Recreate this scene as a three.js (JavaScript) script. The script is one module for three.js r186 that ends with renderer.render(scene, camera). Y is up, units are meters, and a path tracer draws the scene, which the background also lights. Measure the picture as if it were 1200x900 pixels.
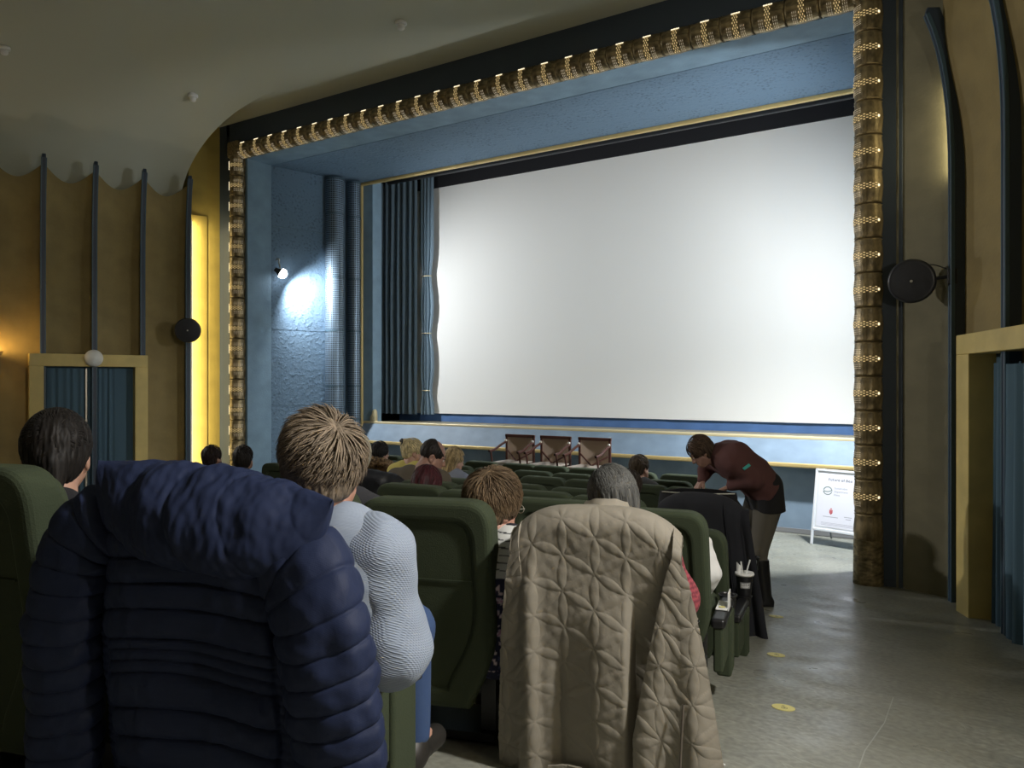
import * as THREE from 'three';
import { mergeGeometries } from 'three/addons/utils/BufferGeometryUtils.js';
import { RoundedBoxGeometry } from 'three/addons/geometries/RoundedBoxGeometry.js';
import { RectAreaLightUniformsLib } from 'three/addons/lights/RectAreaLightUniformsLib.js';
import { ImprovedNoise } from 'three/addons/math/ImprovedNoise.js';

// ---------------------------------------------------------------- camera, lights, exposure
// x runs along the stage, -z runs from the camera towards the stage; the floor in front of the stage is y = 0
const EYE = 2.0, YAW = THREE.MathUtils.degToRad(32.8);
const scene = new THREE.Scene();
const camera = new THREE.PerspectiveCamera(53.08, 4 / 3, 0.05, 80);
camera.position.set(0, EYE, 0);
camera.rotation.set(0, YAW, 0);
const renderer = new THREE.WebGLRenderer({ antialias: true });
renderer.toneMapping = THREE.LinearToneMapping;
renderer.toneMappingExposure = 1.0;
renderer.shadowMap.enabled = true;
RectAreaLightUniformsLib.init();
scene.background = new THREE.Color(0x000000);
const POWER = { stage: 37, stageRight: 62, stageFloor: 72, house: 0.62, sideSpot: 58, leftSpot: 115, fin: 40, finRight: 14, sconce: 0.8, rear: 15 };

// ---------------------------------------------------------------- helpers
const V = (x, y, w) => new THREE.Vector3(x, y, -w);          // w = metres towards the stage
const clamp = (x, a = 0, b = 1) => Math.min(b, Math.max(a, x));
const lerp = (a, b, t) => a + (b - a) * t;
const smooth = (a, b, x) => { const t = clamp((x - a) / (b - a)); return t * t * (3 - 2 * t); };
function rng(seed) { let a = seed >>> 0; return () => { a = (a + 0x6D2B79F5) | 0; let t = Math.imul(a ^ (a >>> 15), 1 | a); t = (t + Math.imul(t ^ (t >>> 7), 61 | t)) ^ t; return ((t ^ (t >>> 14)) >>> 0) / 4294967296; }; }
const perlin = new ImprovedNoise();
const noise = (x, y = 0, z = 0) => perlin.noise(x + 100.3, y + 57.7, z + 31.1);
const fbm = (x, y, z = 0, o = 4) => { let s = 0, a = 0.5, f = 1; for (let i = 0; i < o; i++) { s += a * noise(x * f, y * f, z * f); a *= 0.5; f *= 2.03; } return s; };
// table lookup with linear interpolation: rows [x, y], x rising
function curve(tab) { return x => { if (x <= tab[0][0]) return tab[0][1]; for (let i = 1; i < tab.length; i++) if (x <= tab[i][0]) { const [a, b] = tab[i - 1], [c, d] = tab[i]; return b + (d - b) * smooth(0, 1, (x - a) / (c - a)); } return tab[tab.length - 1][1]; }; }
const rgb = (r, g, b) => new THREE.Color().setRGB(r, g, b);

// floor height: raked through the seats, level in front of the stage
function floorY(w) { const q = Math.min(w, 8.55); return EYE - (1.0 + 0.19 * q - 0.0085 * q * q) - 0.003; }

const taken = new Map();
function numbered(n) { const k = taken.get(n) || 0; taken.set(n, k + 1); return k ? n + '_' + String(k).padStart(3, '0') : n; }
function shade(o) { o.traverse(c => { if (c.isMesh) { c.castShadow = true; c.receiveShadow = true; } }); return o; }
function boxUV(g) {                                            // uv in metres by the way each face points
  if (g.index) g = g.toNonIndexed();
  const p = g.attributes.position, uv = new Float32Array(p.count * 2), a = new THREE.Vector3(), b = new THREE.Vector3(), c = new THREE.Vector3();
  for (let i = 0; i < p.count; i += 3) {
    a.fromBufferAttribute(p, i); b.fromBufferAttribute(p, i + 1); c.fromBufferAttribute(p, i + 2);
    const n = b.clone().sub(a).cross(c.clone().sub(a)); const x = Math.abs(n.x), y = Math.abs(n.y), z = Math.abs(n.z);
    [a, b, c].forEach((q, k) => { const [s, t] = y >= x && y >= z ? [q.x, q.z] : x >= z ? [q.z, q.y] : [q.x, q.y]; uv[(i + k) * 2] = s; uv[(i + k) * 2 + 1] = t; });
  }
  g.setAttribute('uv', new THREE.BufferAttribute(uv, 2));
  return g;
}
function tidy(g) { for (const k of Object.keys(g.attributes)) if (!['position', 'normal', 'uv', 'color'].includes(k)) g.deleteAttribute(k); return g; }
function join(list) {
  if (!Array.isArray(list)) return list;
  if (list.length === 1) return list[0];
  const col = list.some(g => g.attributes.color);
  return mergeGeometries(list.map(g => { const h = tidy(g.index ? g.toNonIndexed() : g); if (!h.attributes.normal) h.computeVertexNormals(); if (!h.attributes.uv) h.setAttribute('uv', new THREE.BufferAttribute(new Float32Array(h.attributes.position.count * 2), 2)); if (col && !h.attributes.color) h.setAttribute('color', new THREE.BufferAttribute(new Float32Array(h.attributes.position.count * 3).fill(1), 3)); return h; }));
}
function part(name, geo, material, parent = scene) {
  const m = new THREE.Mesh(join(geo), material); m.name = parent === scene ? numbered(name) : name; parent.add(m); m.castShadow = m.receiveShadow = true; return m;
}
function tag(o, label, category, group) { o.userData.label = label; o.userData.category = category; if (group) o.userData.group = group; return o; }
function struct(o, label) { o.userData.kind = 'structure'; if (label) o.userData.label = label; return o; }
function thing(name, label, category, pos, turn = 0, group) {
  const o = new THREE.Group(); o.name = numbered(name); o.position.copy(pos); o.rotation.y = turn; scene.add(o); return tag(o, label, category, group);
}
function box(w, h, d, x = 0, y = 0, z = 0, r = 0) {           // centred at x, y, z
  const g = r ? new RoundedBoxGeometry(w, h, d, 2, r) : new THREE.BoxGeometry(w, h, d);
  g.translate(x, y, z); return boxUV(g);
}
const cyl = (r0, r1, h, x = 0, y = 0, z = 0, seg = 24) => { const g = new THREE.CylinderGeometry(r0, r1, h, seg); g.translate(x, y, z); return g; };
function bar(a, b, r, seg = 8, r2 = r) { const d = b.clone().sub(a), g = new THREE.CylinderGeometry(r2, r, d.length(), seg); g.applyQuaternion(new THREE.Quaternion().setFromUnitVectors(new THREE.Vector3(0, 1, 0), d.normalize())); const m = a.clone().add(b).multiplyScalar(0.5); g.translate(m.x, m.y, m.z); return g; }
const tube = (pts, r, n = 24, seg = 8) => new THREE.TubeGeometry(new THREE.CatmullRomCurve3(pts), n, r, seg, false);
// a grid surface; fn(u, v) -> [x, y, z, s?, t?]
function grid(nu, nv, fn, wrap = false) {
  const P = new Float32Array((nu + 1) * (nv + 1) * 3), UV = new Float32Array((nu + 1) * (nv + 1) * 2), I = [];
  for (let j = 0; j <= nv; j++) for (let i = 0; i <= nu; i++) { const q = fn(i / nu, j / nv), k = j * (nu + 1) + i; P.set([q[0], q[1], q[2]], k * 3); UV.set([q[3] ?? i / nu, q[4] ?? j / nv], k * 2); }
  for (let j = 0; j < nv; j++) for (let i = 0; i < nu; i++) { const a = j * (nu + 1) + i, b = a + 1, c = a + nu + 1, d = c + 1; I.push(a, b, d, a, d, c); }
  const g = new THREE.BufferGeometry(); g.setAttribute('position', new THREE.BufferAttribute(P, 3)); g.setAttribute('uv', new THREE.BufferAttribute(UV, 2)); g.setIndex(I); g.computeVertexNormals();
  if (wrap) { const n = g.attributes.normal; for (let j = 0; j <= nv; j++) { const a = j * (nu + 1), b = a + nu; const v = new THREE.Vector3(n.getX(a) + n.getX(b), n.getY(a) + n.getY(b), n.getZ(a) + n.getZ(b)).normalize(); n.setXYZ(a, v.x, v.y, v.z); n.setXYZ(b, v.x, v.y, v.z); } }
  return g;
}
function flip(g) { const i = g.index.array; for (let k = 0; k < i.length; k += 3) { const t = i[k]; i[k] = i[k + 1]; i[k + 1] = t; } const n = g.attributes.normal; for (let k = 0; k < n.array.length; k++) n.array[k] *= -1; return g; }
// a grid with thickness: front, back and the rim between them
function sheet(nu, nv, fn, thick) {
  const f = grid(nu, nv, fn), p = f.attributes.position, n = f.attributes.normal;
  const at = k => [p.getX(k) - n.getX(k) * thick, p.getY(k) - n.getY(k) * thick, p.getZ(k) - n.getZ(k) * thick];
  const b = grid(nu, nv, (u, v) => at(Math.round(v * nv) * (nu + 1) + Math.round(u * nu)));
  b.attributes.uv.array.set(f.attributes.uv.array); flip(b);
  const ring = []; for (let i = 0; i <= nu; i++) ring.push(i); for (let j = 1; j <= nv; j++) ring.push(j * (nu + 1) + nu); for (let i = nu - 1; i >= 0; i--) ring.push(nv * (nu + 1) + i); for (let j = nv - 1; j >= 0; j--) ring.push(j * (nu + 1));
  const L = ring.length - 1, e = grid(L, 1, (u, v) => { const k = ring[Math.round(u * L)]; return v < 0.5 ? at(k) : [p.getX(k), p.getY(k), p.getZ(k)]; });
  return join([f, b, e]);
}
function extrude(pts, depth, bevel = 0, seg = 2, holes) {      // outline in x, y; pushed along z, centred
  const s = pts instanceof THREE.Shape ? pts : new THREE.Shape(pts.map(q => new THREE.Vector2(q[0], q[1])));
  if (holes) s.holes = holes;
  const g = new THREE.ExtrudeGeometry(s, { depth: depth - 2 * bevel, bevelEnabled: bevel > 0, bevelThickness: bevel, bevelSize: bevel, bevelOffset: -bevel, bevelSegments: seg, curveSegments: 8 });
  g.translate(0, 0, -depth / 2 + bevel); return boxUV(g);
}
const lathe = (pts, seg = 24) => new THREE.LatheGeometry(pts.map(p => new THREE.Vector2(p[0], p[1])), seg);

// signed distance fields -> surface nets
function nets(f, lo, hi, h, colour, uvOf) {
  const n = [0, 1, 2].map(i => Math.ceil((hi[i] - lo[i]) / h) + 1), [nx, ny, nz] = n, val = new Float32Array(nx * ny * nz), cell = new Int32Array(nx * ny * nz).fill(-1);
  const at = (i, j, k) => (k * ny + j) * nx + i;
  for (let k = 0; k < nz; k++) for (let j = 0; j < ny; j++) for (let i = 0; i < nx; i++) val[at(i, j, k)] = f(lo[0] + i * h, lo[1] + j * h, lo[2] + k * h);
  const P = [], I = [];
  const cs = [[0, 0, 0], [1, 0, 0], [0, 1, 0], [1, 1, 0], [0, 0, 1], [1, 0, 1], [0, 1, 1], [1, 1, 1]], es = [[0, 1], [2, 3], [4, 5], [6, 7], [0, 2], [1, 3], [4, 6], [5, 7], [0, 4], [1, 5], [2, 6], [3, 7]];
  for (let k = 0; k < nz - 1; k++) for (let j = 0; j < ny - 1; j++) for (let i = 0; i < nx - 1; i++) {
    const d = cs.map(c => val[at(i + c[0], j + c[1], k + c[2])]); let neg = 0; for (const q of d) if (q < 0) neg++;
    if (neg === 0 || neg === 8) continue;
    let x = 0, y = 0, z = 0, m = 0;
    for (const [a, b] of es) if ((d[a] < 0) !== (d[b] < 0)) { const t = d[a] / (d[a] - d[b]); x += lerp(cs[a][0], cs[b][0], t); y += lerp(cs[a][1], cs[b][1], t); z += lerp(cs[a][2], cs[b][2], t); m++; }
    cell[at(i, j, k)] = P.length / 3; P.push(lo[0] + (i + x / m) * h, lo[1] + (j + y / m) * h, lo[2] + (k + z / m) * h);
  }
  const quad = (a, b, c, d, inside) => { if (a < 0 || b < 0 || c < 0 || d < 0) return; if (inside) I.push(a, b, c, a, c, d); else I.push(a, c, b, a, d, c); };
  for (let k = 1; k < nz - 1; k++) for (let j = 1; j < ny - 1; j++) for (let i = 1; i < nx - 1; i++) {
    const v = val[at(i, j, k)] < 0;
    if (v !== val[at(i + 1, j, k)] < 0) quad(cell[at(i, j - 1, k - 1)], cell[at(i, j, k - 1)], cell[at(i, j, k)], cell[at(i, j - 1, k)], v);
    if (v !== val[at(i, j + 1, k)] < 0) quad(cell[at(i - 1, j, k - 1)], cell[at(i - 1, j, k)], cell[at(i, j, k)], cell[at(i, j, k - 1)], v);
    if (v !== val[at(i, j, k + 1)] < 0) quad(cell[at(i - 1, j - 1, k)], cell[at(i, j - 1, k)], cell[at(i, j, k)], cell[at(i - 1, j, k)], v);
  }
  const g = new THREE.BufferGeometry(), p = new Float32Array(P), N = new Float32Array(P.length), UV = new Float32Array(P.length / 3 * 2), C = colour ? new Float32Array(P.length) : null, e = h * 0.5;
  for (let i = 0; i < p.length; i += 3) {
    const x = p[i], y = p[i + 1], z = p[i + 2]; let a = f(x + e, y, z) - f(x - e, y, z), b = f(x, y + e, z) - f(x, y - e, z), c = f(x, y, z + e) - f(x, y, z - e); const l = Math.hypot(a, b, c) || 1; a /= l; b /= l; c /= l;
    N[i] = a; N[i + 1] = b; N[i + 2] = c;
    const uv = uvOf ? uvOf(x, y, z, a, b, c) : [Math.atan2(x, z + 0.13) * 0.2, y]; UV[i / 3 * 2] = uv[0]; UV[i / 3 * 2 + 1] = uv[1];
    if (C) C.set(colour(x, y, z, a, b, c), i);
  }
  g.setAttribute('position', new THREE.BufferAttribute(p, 3)); g.setAttribute('normal', new THREE.BufferAttribute(N, 3)); g.setAttribute('uv', new THREE.BufferAttribute(UV, 2)); if (C) g.setAttribute('color', new THREE.BufferAttribute(C, 3)); g.setIndex(I); return g;
}
function cone(a, b, ra, rb) {                                 // tapered capsule between two joints
  const dx = b[0] - a[0], dy = b[1] - a[1], dz = b[2] - a[2], l = dx * dx + dy * dy + dz * dz || 1e-9;
  return (x, y, z) => { const px = x - a[0], py = y - a[1], pz = z - a[2], t = Math.min(1, Math.max(0, (px * dx + py * dy + pz * dz) / l)); return Math.hypot(px - dx * t, py - dy * t, pz - dz * t) - (ra + (rb - ra) * t); };
}
function ball(c, r) { const m = Math.min(...r); return (x, y, z) => { const a = (x - c[0]) / r[0], b = (y - c[1]) / r[1], d = (z - c[2]) / r[2], k0 = Math.hypot(a, b, d), k1 = Math.hypot(a / r[0], b / r[1], d / r[2]); return k1 > 1e-9 ? k0 * (k0 - 1) / k1 : -m; }; }
const smin = (a, b, k) => { const h = Math.max(k - Math.abs(a - b), 0) / k; return Math.min(a, b) - h * h * k * 0.25; };
const smax = (a, b, k) => -smin(-a, -b, k);
function blend(list, k) { return (x, y, z) => { let d = list[0](x, y, z); for (let i = 1; i < list.length; i++) d = smin(d, list[i](x, y, z), k); return d; }; }

// ---------------------------------------------------------------- textures and materials
function dataTex(w, h, fn, srgb, rx = 1, ry = 1) {
  const d = new Uint8Array(w * h * 4);
  for (let y = 0; y < h; y++) for (let x = 0; x < w; x++) { const c = fn(x / w, y / h, x, y), k = (y * w + x) * 4; if (Array.isArray(c)) { d[k] = clamp(c[0]) * 255; d[k + 1] = clamp(c[1]) * 255; d[k + 2] = clamp(c[2]) * 255; } else d[k] = d[k + 1] = d[k + 2] = clamp(c) * 255; d[k + 3] = 255; }
  const t = new THREE.DataTexture(d, w, h); t.wrapS = t.wrapT = THREE.RepeatWrapping; t.magFilter = THREE.LinearFilter; t.minFilter = THREE.LinearMipmapLinearFilter; t.generateMipmaps = true; t.repeat.set(rx, ry); if (srgb) t.colorSpace = THREE.SRGBColorSpace; t.needsUpdate = true; return t;
}
// tiling fractal noise: blend of shifted copies
function tileNoise(x, y, f, o = 4, z = 0) { const a = fbm(x * f, y * f, z, o), b = fbm((x - 1) * f, y * f, z, o), c = fbm(x * f, (y - 1) * f, z, o), d = fbm((x - 1) * f, (y - 1) * f, z, o); const u = smooth(0.7, 1, x), v = smooth(0.7, 1, y); return lerp(lerp(a, b, u), lerp(c, d, u), v); }
const mottle = dataTex(256, 256, (x, y) => { const n = 0.9 + 0.13 * tileNoise(x, y, 7, 5, 2); return [n, n, n]; }, true, 0.5, 0.5);
const plasterBump = dataTex(256, 256, (x, y) => 0.5 + 0.5 * tileNoise(x, y, 22, 4, 5), false, 1.4, 1.4);
const roughBump = dataTex(256, 256, (x, y) => { const n = tileNoise(x, y, 16, 4, 9); return 0.4 + 0.9 * Math.max(0, n) + 0.2 * tileNoise(x, y, 50, 2, 3); }, false, 0.8, 0.8);
const roughTint = dataTex(256, 256, (x, y) => { const n = tileNoise(x, y, 34, 4, 12) + 0.4 * tileNoise(x, y, 6, 3, 2), k = 0.9 - 0.16 * smooth(0.05, 0.45, n); return [k, k, k * 1.02]; }, true, 0.7, 0.7);
const velvetBump = dataTex(256, 256, (x, y) => 0.5 + 0.8 * tileNoise(x, y, 60, 2, 1) + 0.3 * tileNoise(x, y, 8, 2, 4), false, 4, 4);
const clothBump = dataTex(128, 128, (x, y) => 0.5 + 0.25 * Math.sin(x * Math.PI * 2 * 32) * Math.sin(y * Math.PI * 2 * 32) + 0.4 * tileNoise(x, y, 20, 3, 6), false, 8, 8);
const brassBump = dataTex(256, 256, (x, y) => 0.5 + 0.5 * tileNoise(x, y, 10, 5, 7), false, 3, 3);
const brassTint = dataTex(256, 256, (x, y) => { const n = 0.72 + 0.6 * tileNoise(x, y, 7, 5, 17); return [n, n * 0.98, n * 0.94]; }, true, 2, 2);
const scuffs = (() => { const r = rng(5), w = 1024, a = new Float32Array(w * w); for (let k = 0; k < 900; k++) { let x = r() * w, y = r() * w; const t = -0.5 + (r() - 0.5) * 0.9, L = 10 + r() * r() * 90, v = 0.03 + r() * 0.09, bend = (r() - 0.5) * 0.02; let q = t; for (let s = 0; s < L; s++) { q += bend; x += Math.cos(q); y += Math.sin(q); const i = ((Math.floor(y) + 4 * w) % w) * w + ((Math.floor(x) + 4 * w) % w); a[i] = Math.max(a[i], v * Math.sin(Math.PI * s / L)); } } return a; })();
const floorTint = dataTex(1024, 1024, (x, y, i, j) => { const n = 0.8 + 0.12 * tileNoise(x, y, 5, 4, 3) + 0.24 * tileNoise(x, y, 90, 3, 8) + 2.0 * scuffs[j * 1024 + i]; return [n, n, n * 0.98]; }, true, 0.34, 0.34);
const floorRough = dataTex(512, 512, (x, y) => 0.55 + 0.5 * tileNoise(x, y, 9, 5, 13), false, 0.34, 0.34);
const knitBump = dataTex(256, 256, (x, y) => { const c = x * 16, r = y * 16, s = (Math.floor(r) % 2) * 0.5, u = (c + s) % 1 - 0.5, v = r % 1 - 0.5; return clamp(1.1 - 2.2 * Math.hypot(u, v * 0.9)); }, false, 12, 12);
function std(color, o = {}) { return new THREE.MeshStandardMaterial({ color, roughness: 0.8, ...o }); }
const M = {
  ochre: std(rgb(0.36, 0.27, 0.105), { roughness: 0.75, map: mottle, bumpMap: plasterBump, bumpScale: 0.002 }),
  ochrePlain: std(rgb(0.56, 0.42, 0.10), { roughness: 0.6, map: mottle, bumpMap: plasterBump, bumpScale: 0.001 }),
  ceiling: std(rgb(0.52, 0.535, 0.44), { roughness: 0.9, bumpMap: plasterBump, bumpScale: 0.001 }),
  navy: std(rgb(0.022, 0.038, 0.065), { roughness: 0.45 }),
  band: std(rgb(0.04, 0.056, 0.08), { roughness: 0.5 }),
  blue: std(rgb(0.25, 0.385, 0.50), { roughness: 0.7, map: mottle, bumpMap: plasterBump, bumpScale: 0.003 }),
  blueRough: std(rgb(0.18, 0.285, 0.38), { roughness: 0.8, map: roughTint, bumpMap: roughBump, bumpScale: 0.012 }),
  bluePale: std(rgb(0.26, 0.35, 0.445), { roughness: 0.55, map: mottle }),
  blueBase: std(rgb(0.10, 0.21, 0.46), { roughness: 0.6, map: mottle }),
  gold: std(rgb(0.70, 0.52, 0.22), { roughness: 0.35, metalness: 0.35 }),
  brass: std(rgb(0.52, 0.42, 0.24), { roughness: 0.42, metalness: 0.45, map: brassTint, bumpMap: brassBump, bumpScale: 0.004 }),
  black: std(rgb(0.012, 0.012, 0.014), { roughness: 0.6 }),
  blackCloth: std(rgb(0.012, 0.012, 0.015), { roughness: 0.95 }),
  screen: std(rgb(0.86, 0.85, 0.81), { roughness: 0.9 }),
  floor: std(rgb(0.43, 0.43, 0.375), { roughness: 0.72, roughnessMap: floorRough, map: floorTint }),
  velvet: new THREE.MeshPhysicalMaterial({ color: rgb(0.031, 0.043, 0.02), roughness: 0.9, sheen: 0.8, sheenRoughness: 0.3, sheenColor: rgb(0.26, 0.37, 0.13), bumpMap: velvetBump, bumpScale: 0.0012 }),
  plasticBlack: std(rgb(0.012, 0.012, 0.013), { roughness: 0.35 }),
  navyRib: std(rgb(0.05, 0.095, 0.13), { roughness: 0.4 }),
  portal: std(rgb(0.78, 0.60, 0.21), { roughness: 0.55, map: mottle, bumpMap: plasterBump, bumpScale: 0.001 }),
  tubeGlow: new THREE.MeshStandardMaterial({ color: rgb(0.9, 0.85, 0.7), emissive: rgb(1, 0.86, 0.5), emissiveIntensity: 2 }),
  jeans: std(rgb(0.03, 0.05, 0.10), { roughness: 0.9, bumpMap: clothBump, bumpScale: 0.0008 }),
  shoe: std(rgb(0.02, 0.018, 0.016), { roughness: 0.5 }),
  white: std(rgb(0.78, 0.78, 0.76), { roughness: 0.5 }),
};
// ---------------------------------------------------------------- the room
function prism(pts, y0, y1) { const s = new THREE.Shape(pts.map(p => new THREE.Vector2(p[0], p[1]))); const g = new THREE.ExtrudeGeometry(s, { depth: y1 - y0, bevelEnabled: false }); g.rotateX(-Math.PI / 2); g.translate(0, y0, 0); return boxUV(g); }
const ARCH = 8.47, REVEAL = 8.97, TRIM = 10.7, XL = -10.76, XR = -1.31, TOP = EYE + 3.8, REAR = -4.5;
const leftWall = t => [-11.62 - 0.36 * t, 7.9 - 0.933 * t], rightWall = t => [-0.30 + 0.36 * t, 8.1 - 0.933 * t];
const wallXL = w => -11.62 - 0.386 * (7.9 - w), wallXR = w => -0.30 + 0.386 * (8.1 - w);
const ceilBase = w => w < 6.2 ? 6.7 : 6.7 - 0.3 * (w - 6.2) / 2.27;
function ceilY(x, w) { const d = Math.min((x - wallXL(w)) * 0.933, (wallXR(w) - x) * 0.933) + 0.15, b = ceilBase(w), k = clamp(d / 2.4); return 4.95 + (b - 4.95) * Math.sqrt(Math.max(0, 1 - (1 - k) * (1 - k))); }

// floor
{
  const g = grid(60, 120, (u, v) => { const x = lerp(-15.5, 4, u), w = lerp(REAR, 10.78, v); return [x, floorY(w), -w, x, w]; });
  const under = box(19.5, 0.3, 16.2, -5.75, -0.4, -3.4);
  const f = struct(part('floor', [g, under], M.floor), 'grey green worn floor with scuff marks');
  const pts = [[-0.52, 4.62], [-0.5, 4.1], [-0.515, 3.6], [-0.49, 3.1], [-0.5, 2.2]];
  for (let i = 0; i < pts.length - 1; i++) { const [a, b] = pts[i], [c, d] = pts[i + 1]; part('floor_seam', grid(1, 6, (u, v) => { const x = lerp(a, c, v) + (u - 0.5) * 0.005, w = lerp(b, d, v); return [x, floorY(w) + 0.002, -w, x * 8, w]; }), std(rgb(0.40, 0.41, 0.37), { roughness: 0.5 }), f); }
  const arc = grid(40, 1, (u, v) => { const x = lerp(-2.2, -0.75, u), w = 8.05 + 0.2 * Math.sin(u * 2.4) * (1 - u) - 0.1 * u + (v - 0.5) * 0.008; return [x, floorY(w) + 0.0025, -w, x, w]; });
  part('floor_seam', arc, std(rgb(0.5, 0.51, 0.46), { roughness: 0.5 }), f);
}
// ceiling
{
  const main = grid(140, 100, (u, v) => { const w = lerp(REAR, 7.9, v), e = 0.5 - 0.5 * Math.cos(Math.PI * u), a = wallXL(w) - 0.16, b = wallXR(w) + 0.16, x = lerp(a, b, e); return [x, ceilY(x, w), -w, x, w]; });
  const front = grid(2, 10, (u, v) => { const x = lerp(-13, 1, u), w = lerp(7.9, ARCH + 0.1, v); return [x, ceilBase(w), -w, x, w]; });
  const cheek = grid(140, 1, (u, v) => { const w = 7.9, e = 0.5 - 0.5 * Math.cos(Math.PI * u), x = lerp(wallXL(w) - 0.16, wallXR(w) + 0.16, e); return [x, lerp(ceilBase(w) + 0.05, ceilY(x, w), v), -w, x, v]; });
  const lid = box(22, 0.2, 14.5, -6, 7.2, -2.2);
  struct(part('ceiling', [main, front, cheek, lid], M.ceiling), 'olive grey plaster ceiling curving down to the fluted walls');
}
// shell behind the panels
struct(part('wall_back', box(20, 7.6, 0.2, -6, 3.3, -REAR + 0.1), M.ochre), 'ochre rear wall of the auditorium');
function fin(at, turnOut, depthTop, hookTop) {
  const g = new THREE.Group(); g.name = numbered('trim'); scene.add(g); struct(g, 'dark blue vertical fin curving out at the top');
  g.position.set(at[0], 0, -at[1]);
  const n = turnOut; g.rotation.y = Math.atan2(n[1], n[0]);   // local x points into the room
  const s = new THREE.Shape(); s.moveTo(-0.3, -0.1); s.lineTo(0.15, -0.1); s.lineTo(0.15, 3.9); s.bezierCurveTo(0.15, 4.5, 0.2, 5.0, depthTop, 5.38); s.lineTo(depthTop - 0.015, 5.44); s.lineTo(depthTop - 0.12, 5.43); s.bezierCurveTo(depthTop - 0.17, 5.2, 0.0, 5.1, -0.3, 5.0); s.lineTo(-0.3, -0.1);
  part('blade', extrude(s, 0.05, 0.004, 1), M.navy, g);
  const e = new THREE.Shape(); e.moveTo(0.12, -0.1); e.lineTo(0.156, -0.1); e.lineTo(0.156, 3.9); e.bezierCurveTo(0.156, 4.5, 0.206, 5.0, depthTop + 0.006, 5.38); e.lineTo(depthTop - 0.03, 5.385); e.bezierCurveTo(0.17, 5.02, 0.12, 4.5, 0.12, 3.9); e.lineTo(0.12, -0.1);
  for (const z of [-0.03, 0.03]) { const r = part('rib', extrude(e, 0.018, 0.004, 1), M.navyRib, g); r.position.z = z; }
  return g;
}

// panel between two fins: hollow in plan, leaning into the room at the top, cut in a scallop
function panelGeo(P0, P1, n, y0, sag = 0.11, rise = 5.3, dip = 0.2) {
  const L = Math.hypot(P1[0] - P0[0], P1[1] - P0[1]);
  return sheet(24, 60, (u, v) => {
    const top = rise - dip * Math.sin(Math.PI * u), y = lerp(top, y0, v), k = 4 * u * (1 - u), out = -sag * k + 0.16 * Math.pow(smooth(3.7, 5.35, y), 1.6) * 1.1;
    return [lerp(P0[0], P1[0], u) + n[0] * out, y, -(lerp(P0[1], P1[1], u) + n[1] * out), u * L, y];
  }, 0.04);
}
const nL = [0.933, -0.36], nR = [-0.933, -0.36];
{
  const wall = new THREE.Group(); wall.name = 'wall_left'; scene.add(wall); struct(wall, 'ochre wall of tall hollow panels between blue fins');
  const ts = [0, 0.69, 1.38, 2.07, 2.76, 3.45, 4.14];
  for (let i = 0; i < ts.length - 1; i++) part('panel', panelGeo(leftWall(ts[i + 1]), leftWall(ts[i]), nL, -0.1), M.ochre, wall);
  const a = leftWall(4.14), b = leftWall(14), c = leftWall(-0.7);
  part('plain_wall', prism([a, b, [b[0] - 0.2, b[1]], [a[0] - 0.2, a[1]]], -0.3, 6.2), M.ochre, wall);
  const o = p => [p[0] - 0.28, p[1] + 0.1];
  part('backing', prism([o(c), o(b), [b[0] - 0.6, b[1]], [c[0] - 0.6, c[1]]], -0.3, 7.2), M.ochre, wall);
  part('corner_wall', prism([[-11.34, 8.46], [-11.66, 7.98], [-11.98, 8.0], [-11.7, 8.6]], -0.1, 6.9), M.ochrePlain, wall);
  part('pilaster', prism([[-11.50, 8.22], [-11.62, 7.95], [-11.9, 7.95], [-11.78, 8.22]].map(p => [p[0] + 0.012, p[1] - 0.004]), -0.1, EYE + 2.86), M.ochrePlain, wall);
  for (const t of ts.slice(0, 6)) fin(leftWall(t), [0.933, -0.36], 0.32);
}
{
  const wall = new THREE.Group(); wall.name = 'wall_right'; scene.add(wall); struct(wall, 'ochre right hand wall of hollow panels between blue fins');
  const ts = [0, 1.15, 2.3, 3.45];
  for (let i = 0; i < ts.length - 1; i++) part('panel', panelGeo(rightWall(ts[i]), rightWall(ts[i + 1]), nR, -0.1, 0.13, 5.5, 0.04), M.ochre, wall);
  const a = rightWall(3.45), b = rightWall(14), c = rightWall(-0.7);
  part('plain_wall', prism([a, b, [b[0] + 0.2, b[1]], [a[0] + 0.2, a[1]]].reverse(), -0.3, 6.2), M.ochre, wall);
  const o = p => [p[0] + 0.3, p[1] + 0.1];
  part('backing', prism([o(c), o(b), [b[0] + 0.6, b[1]], [c[0] + 0.6, c[1]]].reverse(), -0.3, 7.2), M.ochre, wall);
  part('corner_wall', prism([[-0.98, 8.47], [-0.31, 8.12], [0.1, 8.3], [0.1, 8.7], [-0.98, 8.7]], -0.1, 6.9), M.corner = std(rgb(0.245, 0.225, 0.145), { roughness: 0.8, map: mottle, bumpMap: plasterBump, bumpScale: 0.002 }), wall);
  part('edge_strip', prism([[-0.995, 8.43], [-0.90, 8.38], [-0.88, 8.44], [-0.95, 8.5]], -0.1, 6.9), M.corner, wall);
  for (const t of ts.slice(0, 3)) fin(rightWall(t), [-0.933, -0.36], 0.36);
}
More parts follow.
